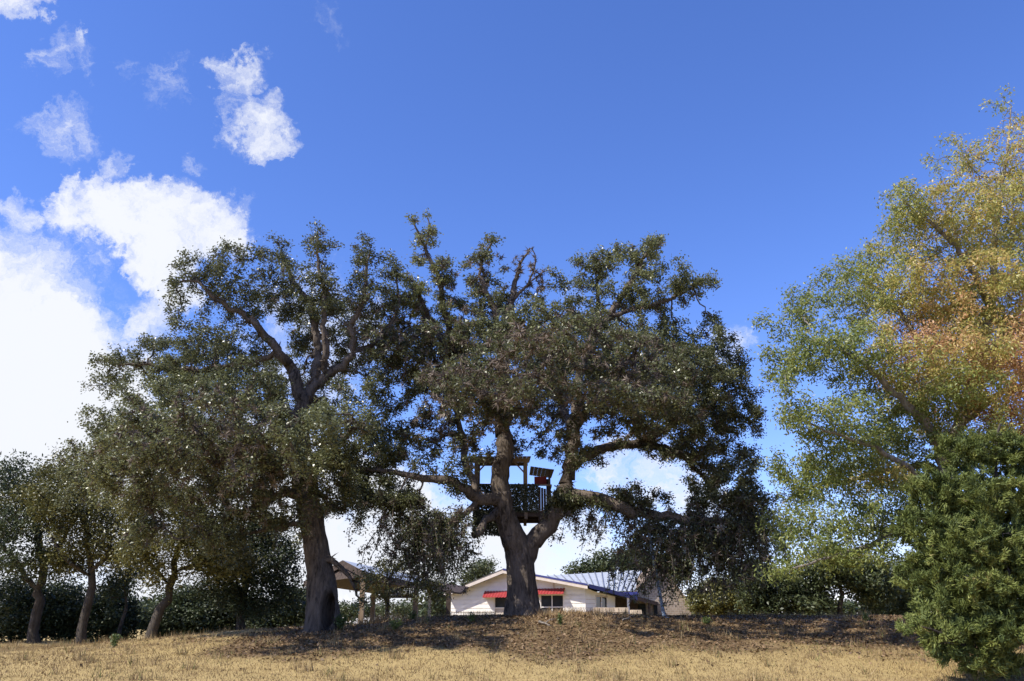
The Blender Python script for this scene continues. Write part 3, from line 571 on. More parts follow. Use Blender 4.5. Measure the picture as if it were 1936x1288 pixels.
def sprays(c, d, per, ln, tint):
    """feathery scale-leaf plumes: slim blades along an outward, rising axis"""
    n = len(c)*per; C_ = np.repeat(c, per, 0); D = np.repeat(unit(d+np.array([0, 0, .5])+rng.normal(0, .3, d.shape)), per, 0)
    k = rng.random((n, 1)); out = unit(D*1.0+rng.normal(0, .55, (n, 3))); st = C_+D*ln*k*.8+rng.normal(0, .035, (n, 3)); s_ = unit(np.cross(out, rng.normal(0, 1, (n, 3))))
    l = ln*(.75-.35*k)*rng.uniform(.6, 1.2, (n, 1)); w = .015*rng.uniform(.7, 1.3, (n, 1)); V = np.empty((n, 3, 3)); V[:, 0] = st+s_*w; V[:, 1] = st-s_*w; V[:, 2] = st+out*l
    return poly_mesh(V.reshape(-1, 3), 3, np.clip(np.repeat(tint, per)+rng.normal(0, .12, n), 0, 1))
tb = rng.random(len(tips))*.5+.2+.25*vn(ax[:, 0], ax[:, 2], 1.3, 3.3)
link_mesh('crown', sprays(ax, pd, max(8, int(260000/len(tips))), .2, tb), M['juniper_leaf'], jun)['kind'] = 'stuff'
print('juniper', len(S.p), len(tips))

# ------------------------------------------------------------------ smaller and farther trees
def bg_tree(name, label, Y, base, limbs, blobs, mat, dens=1.6, per=14, size=.2, bark='bark_dark', group=None, cat='tree', tw=16, tb0=.3, kill=.75, sig=.25, step=.42, total=20000):
    x = P(base[0], base[1], Y)[0]; z = gz(x, Y); o = empty(name, (x, Y, z), label, cat, group)
    S = Skel(); k = MPP(base[1], Y); py0 = base[1]-(z-.15-P(base[0], base[1], Y)[2])/k
    for i, l in enumerate(limbs):
        l = [tuple(q) for q in l]
        if i == 0: l = [(base[0], py0, 0, tw*1.25)]+l
        S.limb(l, Y, step=step, src=(i > 0 or len(limbs) == 1))
        if i == 0: 
            for q in range(max(2, len(S.src)//3), len(S.src)): S.src[q] = True
    S.colonize(blob_points(blobs, Y, dens*7), step=step*.7, kill=kill*.55, jitter=.35, maxn=5000)
    S.radii(tip=.014); link_mesh('trunk', S.wood(minr=.011), M[bark], o)
    tips = np.where((S.rad < .04) & np.array(S.src))[0]; c = S.pos[tips]; per = max(5, int(total/len(tips)))
    link_mesh('crown', leaves(c, per, sig, size, size*.5, tint=rng.random(len(c))*.4+tb0), M[mat], o)['kind'] = 'stuff'
    print(name, len(S.p), len(tips), len(tips)*per); return o
G = 'trees at the edge of the left field'
bg_tree('oak_tree', 'dark oak with thick upright trunk at the far end of the grass', 38.5, (66, 1216), [[(66, 1200, 0, 20), (72, 1140, 0, 18), (80, 1080, 0, 15), (70, 1010, 0, 11), (50, 930, 0, 6)], [(80, 1080, 0, 10), (120, 1020, -.5, 8), (150, 970, -.8, 5)], [(72, 1120, 0, 10), (20, 1050, .3, 8), (-30, 990, .5, 5)]],
        [(40, 900, 60, 45, 0, 2.4), (-10, 960, 70, 60, .5, 2.5), (60, 1000, 70, 45, -1, 2.2), (110, 960, 50, 45, -.8, 2), (30, 1060, 80, 40, -1.5, 2), (-80, 1000, 90, 80, 0, 2.5), (100, 1070, 40, 30, -.5, 1.5)], 'far_leaf', dens=1.1, per=20, size=.17, group=G, tw=22, tb0=.15)
bg_tree('oak_tree', 'oak with slim pale leaning trunk beside the dark thick-trunked oak', 37, (152, 1222), [[(156, 1190, 0, 17), (163, 1140, 0, 16), (172, 1085, 0, 13), (168, 1030, 0, 9), (150, 960, 0, 5)], [(170, 1090, 0, 9), (120, 1050, -.8, 7), (90, 1000, -1, 4)], [(172, 1080, 0, 9), (220, 1040, -.6, 7), (250, 1000, -.8, 4)]],
        [(120, 890, 50, 35, 0, 1.8), (110, 950, 60, 40, -1, 1.9), (190, 960, 55, 45, -.6, 1.9), (170, 1020, 70, 40, -.8, 1.9), (230, 1030, 50, 40, -.5, 1.8), (60, 940, 40, 30, .4, 1.5), (130, 1060, 60, 25, .3, 1.5)], 'oak_leaf_olive', dens=1.5, per=20, size=.15, group=G, tw=18, tb0=.25)
bg_tree('oak_tree', 'yellowish green oak with trunk leaning hard towards the hollow oak', 35, (282, 1210), [[(290, 1190, 0, 20), (306, 1150, 0, 18), (322, 1110, 0, 15), (335, 1060, 0, 11), (350, 1000, 0, 6)], [(322, 1110, 0, 9), (280, 1060, -.7, 7), (255, 1000, -.9, 4)], [(330, 1080, 0, 9), (390, 1060, -.5, 7), (420, 1020, -.6, 4)]],
        [(270, 960, 50, 40, -.6, 1.6), (330, 950, 60, 40, -.4, 1.7), (260, 1030, 45, 40, -.9, 1.5), (330, 1030, 60, 40, -.8, 1.7), (400, 1000, 55, 45, -.5, 1.6), (300, 1090, 45, 28, -.7, 1.3), (400, 1070, 55, 35, -.3, 1.5), (450, 1060, 40, 40, .2, 1.3)], 'oak_leaf_olive', dens=1.8, per=20, size=.14, group=G, tw=22, tb0=.42)
bg_tree('oak_tree', 'dense dark low-hanging oak just behind the hollow trunk', 38, (455, 1195), [[(458, 1170, 0, 16), (465, 1120, 0, 14), (475, 1060, 0, 10), (480, 1010, 0, 6)], [(465, 1120, 0, 9), (420, 1090, -.5, 7), (390, 1060, -.6, 4)], [(470, 1090, 0, 9), (520, 1070, -.5, 7), (545, 1050, -.6, 4)]],
        [(480, 1010, 70, 45, 0, 2), (420, 1050, 60, 40, -.5, 1.9), (520, 1060, 55, 45, -.4, 1.9), (460, 1100, 80, 40, -.8, 1.9), (530, 1125, 45, 35, -.4, 1.6), (400, 1120, 45, 35, -.3, 1.6), (470, 1150, 55, 25, -.6, 1.4)], 'far_leaf', dens=1.6, per=20, size=.16, group=G, tw=17, tb0=.1)
bg_tree('young_tree', 'thin young tree with crooked stem between the two leaning oaks', 40, (222, 1205), [[(226, 1185, 0, 7), (240, 1150, 0, 6), (236, 1110, 0, 4), (250, 1075, 0, 3)]],
        [(240, 1090, 45, 35, 0, 1.2), (215, 1110, 30, 25, 0, 1)], 'far_leaf', dens=1.6, per=12, size=.15, group=G, tw=7, total=2500)
bg_tree('young_tree', 'small vine-hung tree growing under the open shelter eave', 37, (735, 1178), [[(733, 1160, 0, 8), (728, 1130, 0, 7), (735, 1100, 0, 5), (745, 1075, 0, 3)], [(728, 1125, 0, 5), (760, 1110, -.2, 4), (800, 1105, -.2, 2)]],
        [(715, 1095, 35, 22, 0, .8), (745, 1070, 36, 22, 0, .8), (780, 1075, 30, 24, 0, .7), (730, 1125, 40, 22, -.2, .8), (815, 1125, 34, 30, 0, .7), (810, 1095, 36, 22, 0, .7), (775, 1050, 18, 14, 0, .4)], 'oak_leaf_olive', dens=3.2, per=16, size=.12, tw=9, tb0=.25, kill=.5, sig=.15, step=.28, total=4500)
H = 'trees beyond the house'
bg_tree('far_tree', 'rounded olive tree behind the white metal roof', 84, (1200, 1172), [[(1200, 1140, 0, 14), (1200, 1100, 0, 11), (1195, 1060, 0, 6)]], [(1200, 1065, 65, 28, 0, 3.2), (1130, 1075, 45, 22, 0, 2.5), (1260, 1070, 50, 28, 0, 2.6), (1090, 1085, 30, 18, 0, 2), (1180, 1100, 90, 30, 1, 3)], 'far_leaf', dens=.35, per=26, size=.36, group=H, tw=14, tb0=.4, kill=1.2, sig=.45, step=.7)
bg_tree('far_tree', 'small pale tree showing over the left roof slope of the house', 80, (905, 1172), [[(905, 1150, 0, 8), (903, 1110, 0, 6), (905, 1080, 0, 4)]], [(905, 1082, 34, 26, 0, 2), (885, 1100, 26, 20, 0, 1.8), (925, 1070, 18, 16, 0, 1.2)], 'far_leaf', dens=.5, per=20, size=.22, group=H, tw=8, tb0=.5, kill=1.1, sig=.3, step=.6, total=5000)
bg_tree('far_tree', 'low distant tree seen under the shelter between its posts', 82, (760, 1176), [[(760, 1165, 0, 7), (758, 1150, 0, 5)]], [(755, 1152, 34, 14, 0, 2.5), (720, 1158, 26, 12, 0, 2), (640, 1160, 40, 14, 0, 2), (680, 1155, 30, 14, 0, 2)], 'far_leaf', dens=.6, per=22, size=.25, group=H, tw=6, tb0=.4, kill=1.1, sig=.35, step=.6, total=7000)
K = 'bushy trees along the right skyline'
for (lab, Y, bx, bl, mt, tb0) in [
    ('pale olive bush just beyond the stone gable', 46, 1365, [(1350, 1140, 45, 28, 0, 1.6), (1390, 1120, 40, 30, 0, 1.6), (1325, 1150, 24, 18, 0, 1)], 'oak_leaf_olive', .45),
    ('bushy green tree under the turning tree, nearer the stone gable', 43, 1450, [(1440, 1110, 50, 40, 0, 1.8), (1490, 1120, 45, 36, 0, 1.7), (1420, 1080, 35, 30, 0, 1.3), (1460, 1150, 60, 18, -.4, 1.4)], 'far_leaf', .4),
    ('crooked dark-trunked oak under the turning tree', 42, 1588, [(1570, 1070, 60, 34, 0, 1.8), (1630, 1085, 55, 34, 0, 1.7), (1530, 1100, 36, 30, 0, 1.4), (1655, 1120, 36, 32, 0, 1.4), (1540, 1145, 40, 16, 0, 1.2)], 'far_leaf', .35),
    ('bushy tree between the crooked oak and the juniper', 44, 1710, [(1700, 1100, 55, 40, 0, 1.8), (1760, 1090, 55, 50, 0, 1.8), (1690, 1145, 60, 20, -.3, 1.4), (1830, 1110, 60, 50, 0, 1.8)], 'far_leaf', .45)]:
    bg_tree('bushy_tree', lab, Y, (bx, 1170), [[(bx, 1150, 0, 10), (bx+6, 1125, 0, 8), (bx-4, 1095, 0, 5)]], bl, mt, dens=1.7, per=18, size=.19, group=K, tw=11, tb0=tb0, kill=.65, sig=.24, total=15000)
# undergrowth behind the left field
U = 'undergrowth bushes behind the left field'
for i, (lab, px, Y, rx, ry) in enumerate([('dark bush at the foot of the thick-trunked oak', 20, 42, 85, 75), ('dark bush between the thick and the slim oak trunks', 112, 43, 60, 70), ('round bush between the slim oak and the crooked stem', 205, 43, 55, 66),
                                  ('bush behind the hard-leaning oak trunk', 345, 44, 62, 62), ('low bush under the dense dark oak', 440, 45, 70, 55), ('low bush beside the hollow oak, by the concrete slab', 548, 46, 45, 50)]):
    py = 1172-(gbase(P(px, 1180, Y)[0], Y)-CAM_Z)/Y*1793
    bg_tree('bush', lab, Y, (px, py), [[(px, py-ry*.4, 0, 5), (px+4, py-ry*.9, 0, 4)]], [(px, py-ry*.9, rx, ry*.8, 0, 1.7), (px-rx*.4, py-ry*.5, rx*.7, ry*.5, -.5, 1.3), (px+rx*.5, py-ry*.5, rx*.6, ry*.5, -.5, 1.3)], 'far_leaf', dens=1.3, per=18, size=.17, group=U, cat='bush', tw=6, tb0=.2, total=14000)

# ------------------------------------------------------------------ distant wood behind everything
W = []
for k in range(46):
    x = rng.uniform(-85, 85); y = rng.uniform(105, 135); h = rng.uniform(2.5, 4.6)
    W.append(unit(rng.normal(0, 1, (260, 3)))*[3.6, 3, h*.55]*(rng.random((260, 1))**.4)+[x, y, gz(x, y)+h*.5])
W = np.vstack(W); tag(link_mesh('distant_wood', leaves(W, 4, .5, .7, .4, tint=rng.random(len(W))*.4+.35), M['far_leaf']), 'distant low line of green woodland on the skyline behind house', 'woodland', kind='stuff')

# ------------------------------------------------------------------ house
M['white_paint'] = simple('white_paint', [(.3, (.72, .69, .62)), (.7, (.82, .79, .73))], 2, .6)
M['trim'] = simple('trim_paint', [(.3, (.50, .43, .36)), (.7, (.62, .54, .46))], 3, .6)
M['blue_trim'] = simple('blue_trim', [(.3, (.03, .035, .13)), (.7, (.05, .055, .2))], 3, .5)
M['metal_roof'] = simple('metal_roof', [(.3, (.33, .35, .37)), (.7, (.43, .45, .46))], 1.2, .45, spec=.5)
M['roof_edge'] = simple('roof_shingle', [(.3, (.06, .055, .05)), (.7, (.12, .11, .1))], 5, .9)
M['red'] = simple('red_metal', [(.3, (.24, .025, .025)), (.7, (.34, .04, .04))], 4, .45, spec=.5)
M['dark_room'] = simple('dark_interior', [(.3, (.012, .012, .013)), (.7, (.03, .028, .026))], 2, .9)
M['pale_pane'] = simple('pale_window_pane', [(.3, (.38, .34, .28)), (.7, (.5, .45, .38))], 2, .7)  # even pale tone for the lower panes of the left window
m, t, b = new_mat('window_glass'); b.inputs['Base Color'].default_value = (.03, .035, .04, 1); b.inputs['Roughness'].default_value = .04; b.inputs['Specular IOR Level'].default_value = .8; M['glass'] = m
m, t, b = new_mat('stone_wall'); bt = N(t, 'ShaderNodeTexBrick'); cc = N(t, 'ShaderNodeTexCoord'); mp = N(t, 'ShaderNodeMapping'); mp.inputs['Rotation'].default_value = (R(90), 0, 0)
t.links.new(cc.outputs['Object'], mp.inputs[0]); t.links.new(mp.outputs[0], bt.inputs['Vector']); bt.inputs['Scale'].default_value = 1.6; bt.inputs['Mortar Size'].default_value = .02
bt.inputs['Color1'].default_value = (.33, .26, .19, 1); bt.inputs['Color2'].default_value = (.22, .17, .125, 1); bt.inputs['Mortar'].default_value = (.36, .32, .27, 1)
t.links.new(bt.outputs['Color'], b.inputs['Base Color']); b.inputs['Roughness'].default_value = .95; M['stone'] = m
M['field_stone'] = simple('field_stone', [(.3, (.34, .27, .19)), (.7, (.52, .43, .32))], 2.2, .95, bmp=.4, bdist=.03)
M['wood_old'] = simple('weathered_wood', [(.3, (.13, .095, .065)), (.7, (.27, .205, .145))], 6, .85, (1, 1, .15))
M['wood_dark'] = simple('dark_wood', [(.3, (.035, .025, .02)), (.7, (.085, .06, .045))], 5, .85)
M['wood_pale'] = simple('pale_post', [(.3, (.45, .38, .28)), (.7, (.58, .50, .38))], 5, .8)
M['red_panel'] = simple('red_panel', [(.3, (.16, .02, .02)), (.7, (.22, .03, .03))], 4, .7)  # darker copy of the red, with the panel's shade put into its colour
M['seam'] = simple('roof_seam', [(.3, (.16, .17, .19)), (.7, (.22, .23, .25))], 4, .5)
YH = 60.0
def q(px, py, Y=YH): p = P(px, py, Y); return p
HA = R(18); HX0 = P(1107, 1130, YH)[0]; hca, hsa = math.cos(HA), math.sin(HA)
def gable_xf(v):
    """house gable coordinates (x right along the wall from its near corner, y back, z) to the world"""
    x, y, z = v; return (HX0+x*hca+(y-YH)*hsa, YH-x*hsa+(y-YH)*hca, z)
def hx(px):
    a_ = P(px, 1130, 1.0)[0]; return (a_*YH-HX0)/(hca+a_*hsa)
def hz(py, px): x = hx(px); return P(px, py, YH-x*hsa)[2]
GZH = float(gbase(2, 62))-.1
house = empty('ranch_house', (P(980, 1130, YH+2)[0], YH+2, GZH), 'white low house with red awnings and pale metal roof behind the big oak', 'house')
XF = gable_xf
ridge = (hx(957), hz(1079, 957)); le = (hx(846), hz(1124, 846)); re = (hx(1116), hz(1108, 1116))
def roof_z(x): return float(np.interp(x, [le[0], ridge[0], re[0]], [le[1], ridge[1], re[1]]))
xl, xr = hx(853), hx(1107)
ops = [(hx(934), hx(990), hz(1172, 960), hz(1127, 960)), (hx(1021), hx(1066), hz(1172, 1040), hz(1124, 1040))]
def clip_top(x0, x1, z0, z1, off=.12):
    """board outline under the roof slope"""
    xs_ = sorted({x0, x1, *[v for v in (ridge[0],) if x0 < v < x1]}); top = []
    for x in np.unique(np.concatenate([xs_, np.linspace(x0, x1, 9)])): top.append((x, min(z1, max(z0, roof_z(x)-off))))
    if max(p[1] for p in top) <= z0+.01: return None
    tp_ = [p for p in top if p[1] > z0+.001]; lo_, hi = tp_[0][0], tp_[-1][0]
    return [(lo_, z0), (hi, z0)]+[p for p in reversed(tp_)]
def intervals(z0, z1):
    iv = [(xl, xr)]
    for (a_, b_, c_, d_) in ops:
        if z1 > c_+.001 and z0 < d_-.001:
            iv = [s for (p, r_) in iv for s in ((p, min(r_, a_)), (max(p, b_), r_)) if s[1]-s[0] > .02]
    return iv
wb = MB()
edges = sorted({GZH, *[o_[3] for o_ in ops], hz(1070, 957)})
for z0, z1 in zip(edges[:-1], edges[1:]):
    for (a_, b_) in intervals(z0+.002, z1-.002):
        pl = clip_top(a_, b_, z0, z1)
        if pl: wb.prism([(x, YH, z) for x, z in pl], (0, .18, 0))
wall = wb.build('wall', M['white_paint'], house)
zc = GZH+.05; ch = .30
while zc < ridge[1]:
    cuts = sorted({zc, zc+ch, *[o_[3] for o_ in ops if zc < o_[3] < zc+ch]})
    for z0, z1 in zip(cuts[:-1], cuts[1:]):
        for (a_, b_) in intervals(z0+.002, z1-.002):
            pl = clip_top(a_+.005, b_-.005, z0, z1-.05, .14)
            if pl and len(pl) > 3: MB().prism([(x, YH-.035, z) for x, z in pl], (0, .036, 0)).build('siding_board', M['white_paint'], wall)
    zc += ch
# side walls, interior back wall
MB().box(xl, xl+.15, YH+.18, YH+9, GZH, le[1]-.05).build('side_wall', M['white_paint'], house)
MB().box(xl+.3, xr-.3, YH+2.2, YH+2.3, GZH, hz(1112, 1000)).build('inner_wall', M['dark_room'], house)
# roof slabs with fascia
for nm, A, B in (('roof', le, ridge), ('roof', ridge, re)):
    MB().hexa([(A[0], YH-.72, A[1]), (B[0], YH-.72, B[1]), (B[0], YH+9, B[1]), (A[0], YH+9, A[1]), (A[0], YH-.72, A[1]+.09), (B[0], YH-.72, B[1]+.09), (B[0], YH+9, B[1]+.09), (A[0], YH+9, A[1]+.09)]).build(nm, M['roof_edge' if A is le else 'metal_roof'], house)
    MB().hexa([(A[0], YH-.76, A[1]-.22), (B[0], YH-.76, B[1]-.22), (B[0], YH-.722, B[1]-.22), (A[0], YH-.722, A[1]-.22), (A[0], YH-.76, A[1]-.004), (B[0], YH-.76, B[1]-.004), (B[0], YH-.722, B[1]-.004), (A[0], YH-.722, A[1]-.004)]).build('fascia', M['trim'], house)
MB().hexa([(ridge[0], YH-.79, ridge[1]), (re[0], YH-.79, re[1]), (re[0], YH-.765, re[1]), (ridge[0], YH-.765, ridge[1]), (ridge[0], YH-.79, ridge[1]+.12), (re[0], YH-.79, re[1]+.12), (re[0], YH-.765, re[1]+.12), (ridge[0], YH-.765, ridge[1]+.12)]).build('blue_drip_edge', M['blue_trim'], house)
def window(x0, x1, z0, z1, y, cols=2, rows=2, pale_pane=None, parent=house):
    f = MB(); w = .06
    f.box(x0, x0+w, y-.03, y+.09, z0, z1); f.box(x1-w, x1, y-.03, y+.09, z0, z1); f.box(x0+w, x1-w, y-.03, y+.09, z1-w, z1); f.box(x0+w, x1-w, y-.05, y+.09, z0, z0+w)
    for i in range(1, cols): xm = x0+(x1-x0)*i/cols; f.box(xm-.03, xm+.03, y-.02, y+.08, z0+w, z1-w)
    for j in range(1, rows):
        zm = z0+(z1-z0)*j/rows
        for i in range(cols): f.box(x0+(x1-x0)*i/cols+.031, x0+(x1-x0)*(i+1)/cols-.031, y-.015, y+.075, zm-.03, zm+.03)
    o = f.build('window', M['white_paint'], parent)
    for i in range(cols):
        for j in range(rows):
            a_ = x0+(x1-x0)*i/cols+.03; b_ = x0+(x1-x0)*(i+1)/cols-.03; c_ = z0+(z1-z0)*j/rows+.03; d_ = z0+(z1-z0)*(j+1)/rows-.03
            MB().box(a_, b_, y+.03, y+.045, c_, d_).build('pane', M['pale_pane' if pale_pane and (i, j) in pale_pane else 'glass'], o)
    return o
window(ops[0][0]+.01, ops[0][1]-.01, ops[0][2], ops[0][3]-.01, YH+.03, pale_pane={(0, 0), (1, 0)})
window(ops[1][0]+.01, ops[1][1]-.01, ops[1][2], ops[1][3]-.01, YH+.03)
for nm, (a_, b_, c_, d_) in (('w', ops[0]), ('w', ops[1])):
    MB().box(a_, b_, YH+.02, YH+.16, GZH+.02, c_-.002).build('window_apron', M['trim'], house)
# white panel in the gable
MB().box(hx(1010), hx(1046), YH-.06, YH-.037, hz(1113, 1028), hz(1096, 1028)).build('gable_panel', M['white_paint'], house)
MB().box(hx(1047), hx(1049), YH-.07, YH-.037, hz(1113, 1028), hz(1095, 1028)).build('panel_trim', M['trim'], house)
def awning(x0, x1, zt, zb, out):
    n = int((x1-x0)/.055); V = []; Fa = []
    for k in range(n+1):
        x = x0+(x1-x0)*k/n; hgt = .028 if (k//2) % 2 == 0 else 0
        V += [(x, YH-.04, zt+hgt), (x, YH-out, zb+hgt), (x, YH-out, zb+hgt-.02), (x, YH-.04, zt+hgt-.02)]
    for k in range(n):
        for j in range(4): Fa.append((k*4+j, k*4+(j+1) % 4, k*4+4+(j+1) % 4, k*4+4+j))
    Fa += [(0, 1, 2, 3), (n*4+3, n*4+2, n*4+1, n*4)]
    o = mesh_from('awning', V, Fa, M['red'], house)
    for x in (x0+.02, x1-.04):
        MB().prism([(x, YH-.04, zt-.03), (x, YH-out+.05, zb-.03), (x, YH-.04, zb-.05)], (.02, 0, 0)).build('awning_side', M['trim'], o)
awning(hx(917), hx(996), hz(1118, 955), hz(1130, 940), .6)
awning(hx(1014), hx(1069), hz(1113, 1040), hz(1124, 1040), .6)
XF = None
# set-back side wall to the right with its low roof
A0 = P(1107, 1150, YH+.05); A1 = P(1204, 1150, YH+4.2)
dA = A1-A0; LA = math.hypot(dA[0], dA[1]); uA = np.array([dA[0]/LA, dA[1]/LA]); nA = np.array([uA[1], -uA[0]])
def onA(px, py, off=0.0):
    """point of the angled side wall seen at a pixel"""
    d = DIR(px, py); den = d[0]*nA[0]+d[1]*nA[1]; tt = ((A0[0]+nA[0]*off)*nA[0]+(A0[1]+nA[1]*off)*nA[1])/den
    return np.array([d[0]*tt, d[1]*tt, CAM_Z+d[2]*tt])
def wall_poly(pxs, off, th, name, mat, parent=house):
    pts = [onA(a_, b_, off) for a_, b_ in pxs]; return MB().prism(pts, (-nA[0]*th, -nA[1]*th, 0)).build(name, mat, parent)
sw = wall_poly([(1107.6, 1176), (1126, 1176), (1126, 1119), (1107.6, 1112)], 0, .15, 'porch_wall', M['white_paint'])
wall_poly([(1126, 1176), (1149, 1176), (1149, 1148.4), (1126, 1147.6)], 0, .15, 'wall_panel', M['white_paint'], sw)
wall_poly([(1126, 1127.4), (1149, 1129.4), (1149, 1124.5), (1126, 1119)], 0, .15, 'wall_panel', M['white_paint'], sw)
wall_poly([(1149, 1176), (1163, 1176), (1163, 1128), (1149, 1124.5)], 0, .15, 'wall_panel', M['white_paint'], sw)
wall_poly([(1163, 1176), (1204, 1176), (1204, 1136), (1163, 1128)], -.9, .1, 'porch_back_wall', M['wood_dark'])
for (z0, z1) in ((1156, 1157), (1165, 1166), (1141, 1142), (1133, 1134), (1149, 1150)):
    wall_poly([(1107.8, z1), (1125.8, z1), (1125.8, z0), (1107.8, z0)], .012, .012, 'siding_seam', M['trim'], sw)
wf = wall_poly([(1126, 1128.2), (1149, 1130), (1149, 1127.6), (1126, 1125.8)], .03, .12, 'window', M['trim'])
for pl in ([(1126, 1147.6), (1127.4, 1147.6), (1127.4, 1128.2), (1126, 1128)], [(1147.6, 1148.4), (1149, 1148.4), (1149, 1130), (1147.6, 1129.8)], [(1136.8, 1148), (1138.2, 1148), (1138.2, 1129), (1136.8, 1128.8)]): wall_poly(pl, .02, .1, 'window_frame', M['white_paint'], wf)
for pl in ([(1127.4, 1147.6), (1136.8, 1147.9), (1136.8, 1128.9), (1127.4, 1128.1)], [(1138.2, 1148), (1147.6, 1148.4), (1147.6, 1129.8), (1138.2, 1129)]): wall_poly(pl, -.04, .02, 'pane', M['glass'], wf)
# low roof continuing the right slope over that wall
ro = [P(1114, 1107, YH-.72), P(1172, 1122, YH+1.2), P(1205, 1131, YH+2.4), P(1244, 1141, YH+3.6)]
lr = MB()
for a_, b_ in zip(ro[:-1], ro[1:]):
    bk = np.array([1.2, 6.5, .1]); lr.hexa([a_, b_, b_+bk, a_+bk, a_+[0, 0, .08], b_+[0, 0, .08], b_+bk+[0, 0, .08], a_+bk+[0, 0, .08]])
lr.build('porch_roof', M['metal_roof'], house)
for i, (a_, b_) in enumerate(zip(ro[:-1], ro[1:])):
    MB().hexa([a_+[0, -.04, -.16], b_+[0, -.04, -.16], b_+[0, -.004, -.16], a_+[0, -.004, -.16], a_+[0, -.04, .1], b_+[0, -.04, .1], b_+[0, -.004, .1], a_+[0, -.004, .1]]).build('fascia', M['blue_trim' if i < 2 else 'wood_dark'], house)
def post(px, py0, py1, Y, w, mat, parent, name='post'):
    a_ = P(px, py0, Y); z0 = P(px, py1, Y)[2]; return MB().box(a_[0]-w/2, a_[0]+w/2, Y-w/2, Y+w/2, z0, a_[2]).build(name, mat, parent)
post(1187, 1127, 1185, YH+1.9, .16, M['white_paint'], house, 'porch_post'); post(1227, 1137, 1186, YH+3.2, .16, M['wood_dark'], house, 'porch_post')
# low stone wall before the porch
sw_ = empty('stone_wall', P(1160, 1178, 57.8), 'low sunlit fieldstone wall in front of the house porch', 'wall')
def stone_run(px0, px1, py0, py1, Y):
    x0 = P(px0, py1, Y)[0]; x1 = P(px1, py1, Y)[0]; zt = P(px0, py0, Y)[2]; zb_ = float(gbase(x0, Y))-.15; rows = 4; hh = (zt-zb_)/rows
    for j in range(rows):
        x = x0+rng.uniform(-.05, .05)
        while x < x1-.1:
            w = min(rng.uniform(.3, .62), x1-x); d1, d2 = rng.uniform(0, .06, 2); g = .012
            MB().hexa([(x+g, Y-d1, zb_+j*hh+g), (x+w-g, Y-d2, zb_+j*hh+g), (x+w-g, Y+.35, zb_+j*hh+g), (x+g, Y+.35, zb_+j*hh+g), (x+g+.02, Y-d1+.03, zb_+(j+1)*hh-g*rng.random()), (x+w-g-.02, Y-d2+.03, zb_+(j+1)*hh-g*rng.random()), (x+w-g, Y+.33, zb_+(j+1)*hh-g), (x+g, Y+.33, zb_+(j+1)*hh-g)]).build('stone', M['field_stone'], sw_)
            x += w
    MB().box(x0+.03, x1-.03, Y+.08, Y+.3, zb_, zt-.05).build('mortar_core', M['field_stone'], sw_)
stone_run(1124, 1190, 1148.5, 1176, 57.8); stone_run(1193, 1215, 1153, 1178, 57.2)
# stone gable wing on the right
gw = [(1203, 1185), (1309, 1185), (1306, 1148), (1248, 1071), (1203, 1120)]
YG = 66.0
pts = [P(a_, b_, YG) for a_, b_ in gw]; gwall = MB().prism(pts, (0, 6, 0)).build('stone_gable_wall', M['stone'], house)
rk = [P(1196, 1126, YG-.5), P(1248, 1067, YG-.5), P(1314, 1157, YG-.5)]
for a_, b_ in zip(rk[:-1], rk[1:]):
    MB().hexa([a_, b_, b_+[0, 7, 0], a_+[0, 7, 0], a_+[0, 0, .16], b_+[0, 0, .16], b_+[0, 7, .16], a_+[0, 7, .16]]).build('gable_roof', M['wood_old'], house)
MB().box(*sorted((P(1207, 1150, YG-.1)[0], P(1221, 1150, YG-.1)[0])), YG-.1, YG-.02, P(0, 1180, YG)[2], P(0, 1142, YG)[2]).build('glass_door', M['glass'], house)
MB().box(*sorted((P(1236, 1150, YG-.1)[0], P(1243, 1150, YG-.1)[0])), YG-.1, YG-.02, P(0, 1168, YG)[2], P(0, 1144, YG)[2]).build('narrow_window', M['glass'], house)
# standing seam roof of the rear wing
nP = 18
for k in range(nP):
    f0, f1 = k/nP, (k+1)/nP
    tpx = lambda f: P(1008+(1240-1008)*f, 1091-14*f, 76.0); bpx = lambda f: P(1060+(1208-1060)*f, 1119.5-1.5*f, 65.5)
    a_, b_, c_, d_ = bpx(f0), bpx(f1)-[.012, 0, 0], tpx(f1)-[.012, 0, 0], tpx(f0); h_ = np.array([0, 0, .04])
    pn = MB().hexa([a_, b_, c_, d_, a_+h_, b_+h_, c_+h_, d_+h_]).build('roof_panel', M['metal_roof'], house)
    MB().hexa([a_+h_, a_+h_+[.05, 0, 0], d_+h_+[.05, 0, 0], d_+h_, a_+h_*3.4, a_+h_*3.4+[.05, 0, 0], d_+h_*3.4+[.05, 0, 0], d_+h_*3.4]).build('seam', M['seam'], pn)
e0, e1 = P(1160, 1120.5, 65.4), P(1207, 1119, 65.4)
MB().hexa([e0+[0, 0, -.2], e1+[0, 0, -.2], e1+[0, .05, -.2], e0+[0, .05, -.2], e0, e1, e1+[0, .05, 0], e0+[0, .05, 0]]).build('fascia', M['blue_trim'], house)
MB().box(P(1062, 1120, 66.2)[0], P(1205, 1120, 66.2)[0], 66.2, 66.4, GZH, P(0, 1120, 66.2)[2]).build('rear_wing_wall', M['white_paint'], house)
vb = P(1168, 1087, 71); vt = P(1168, 1074, 71)
vp = MB().tube([vb-[0, 0, .4], vt], .07, 8).build('vent_pipe', M['metal_roof'], house, True)
MB().tube([vt-[0, 0, .03], vt+[0, 0, .05], vt+[0, 0, .13]], [.16, .15, .04], 8).build('vent_cap', M['metal_roof'], vp)

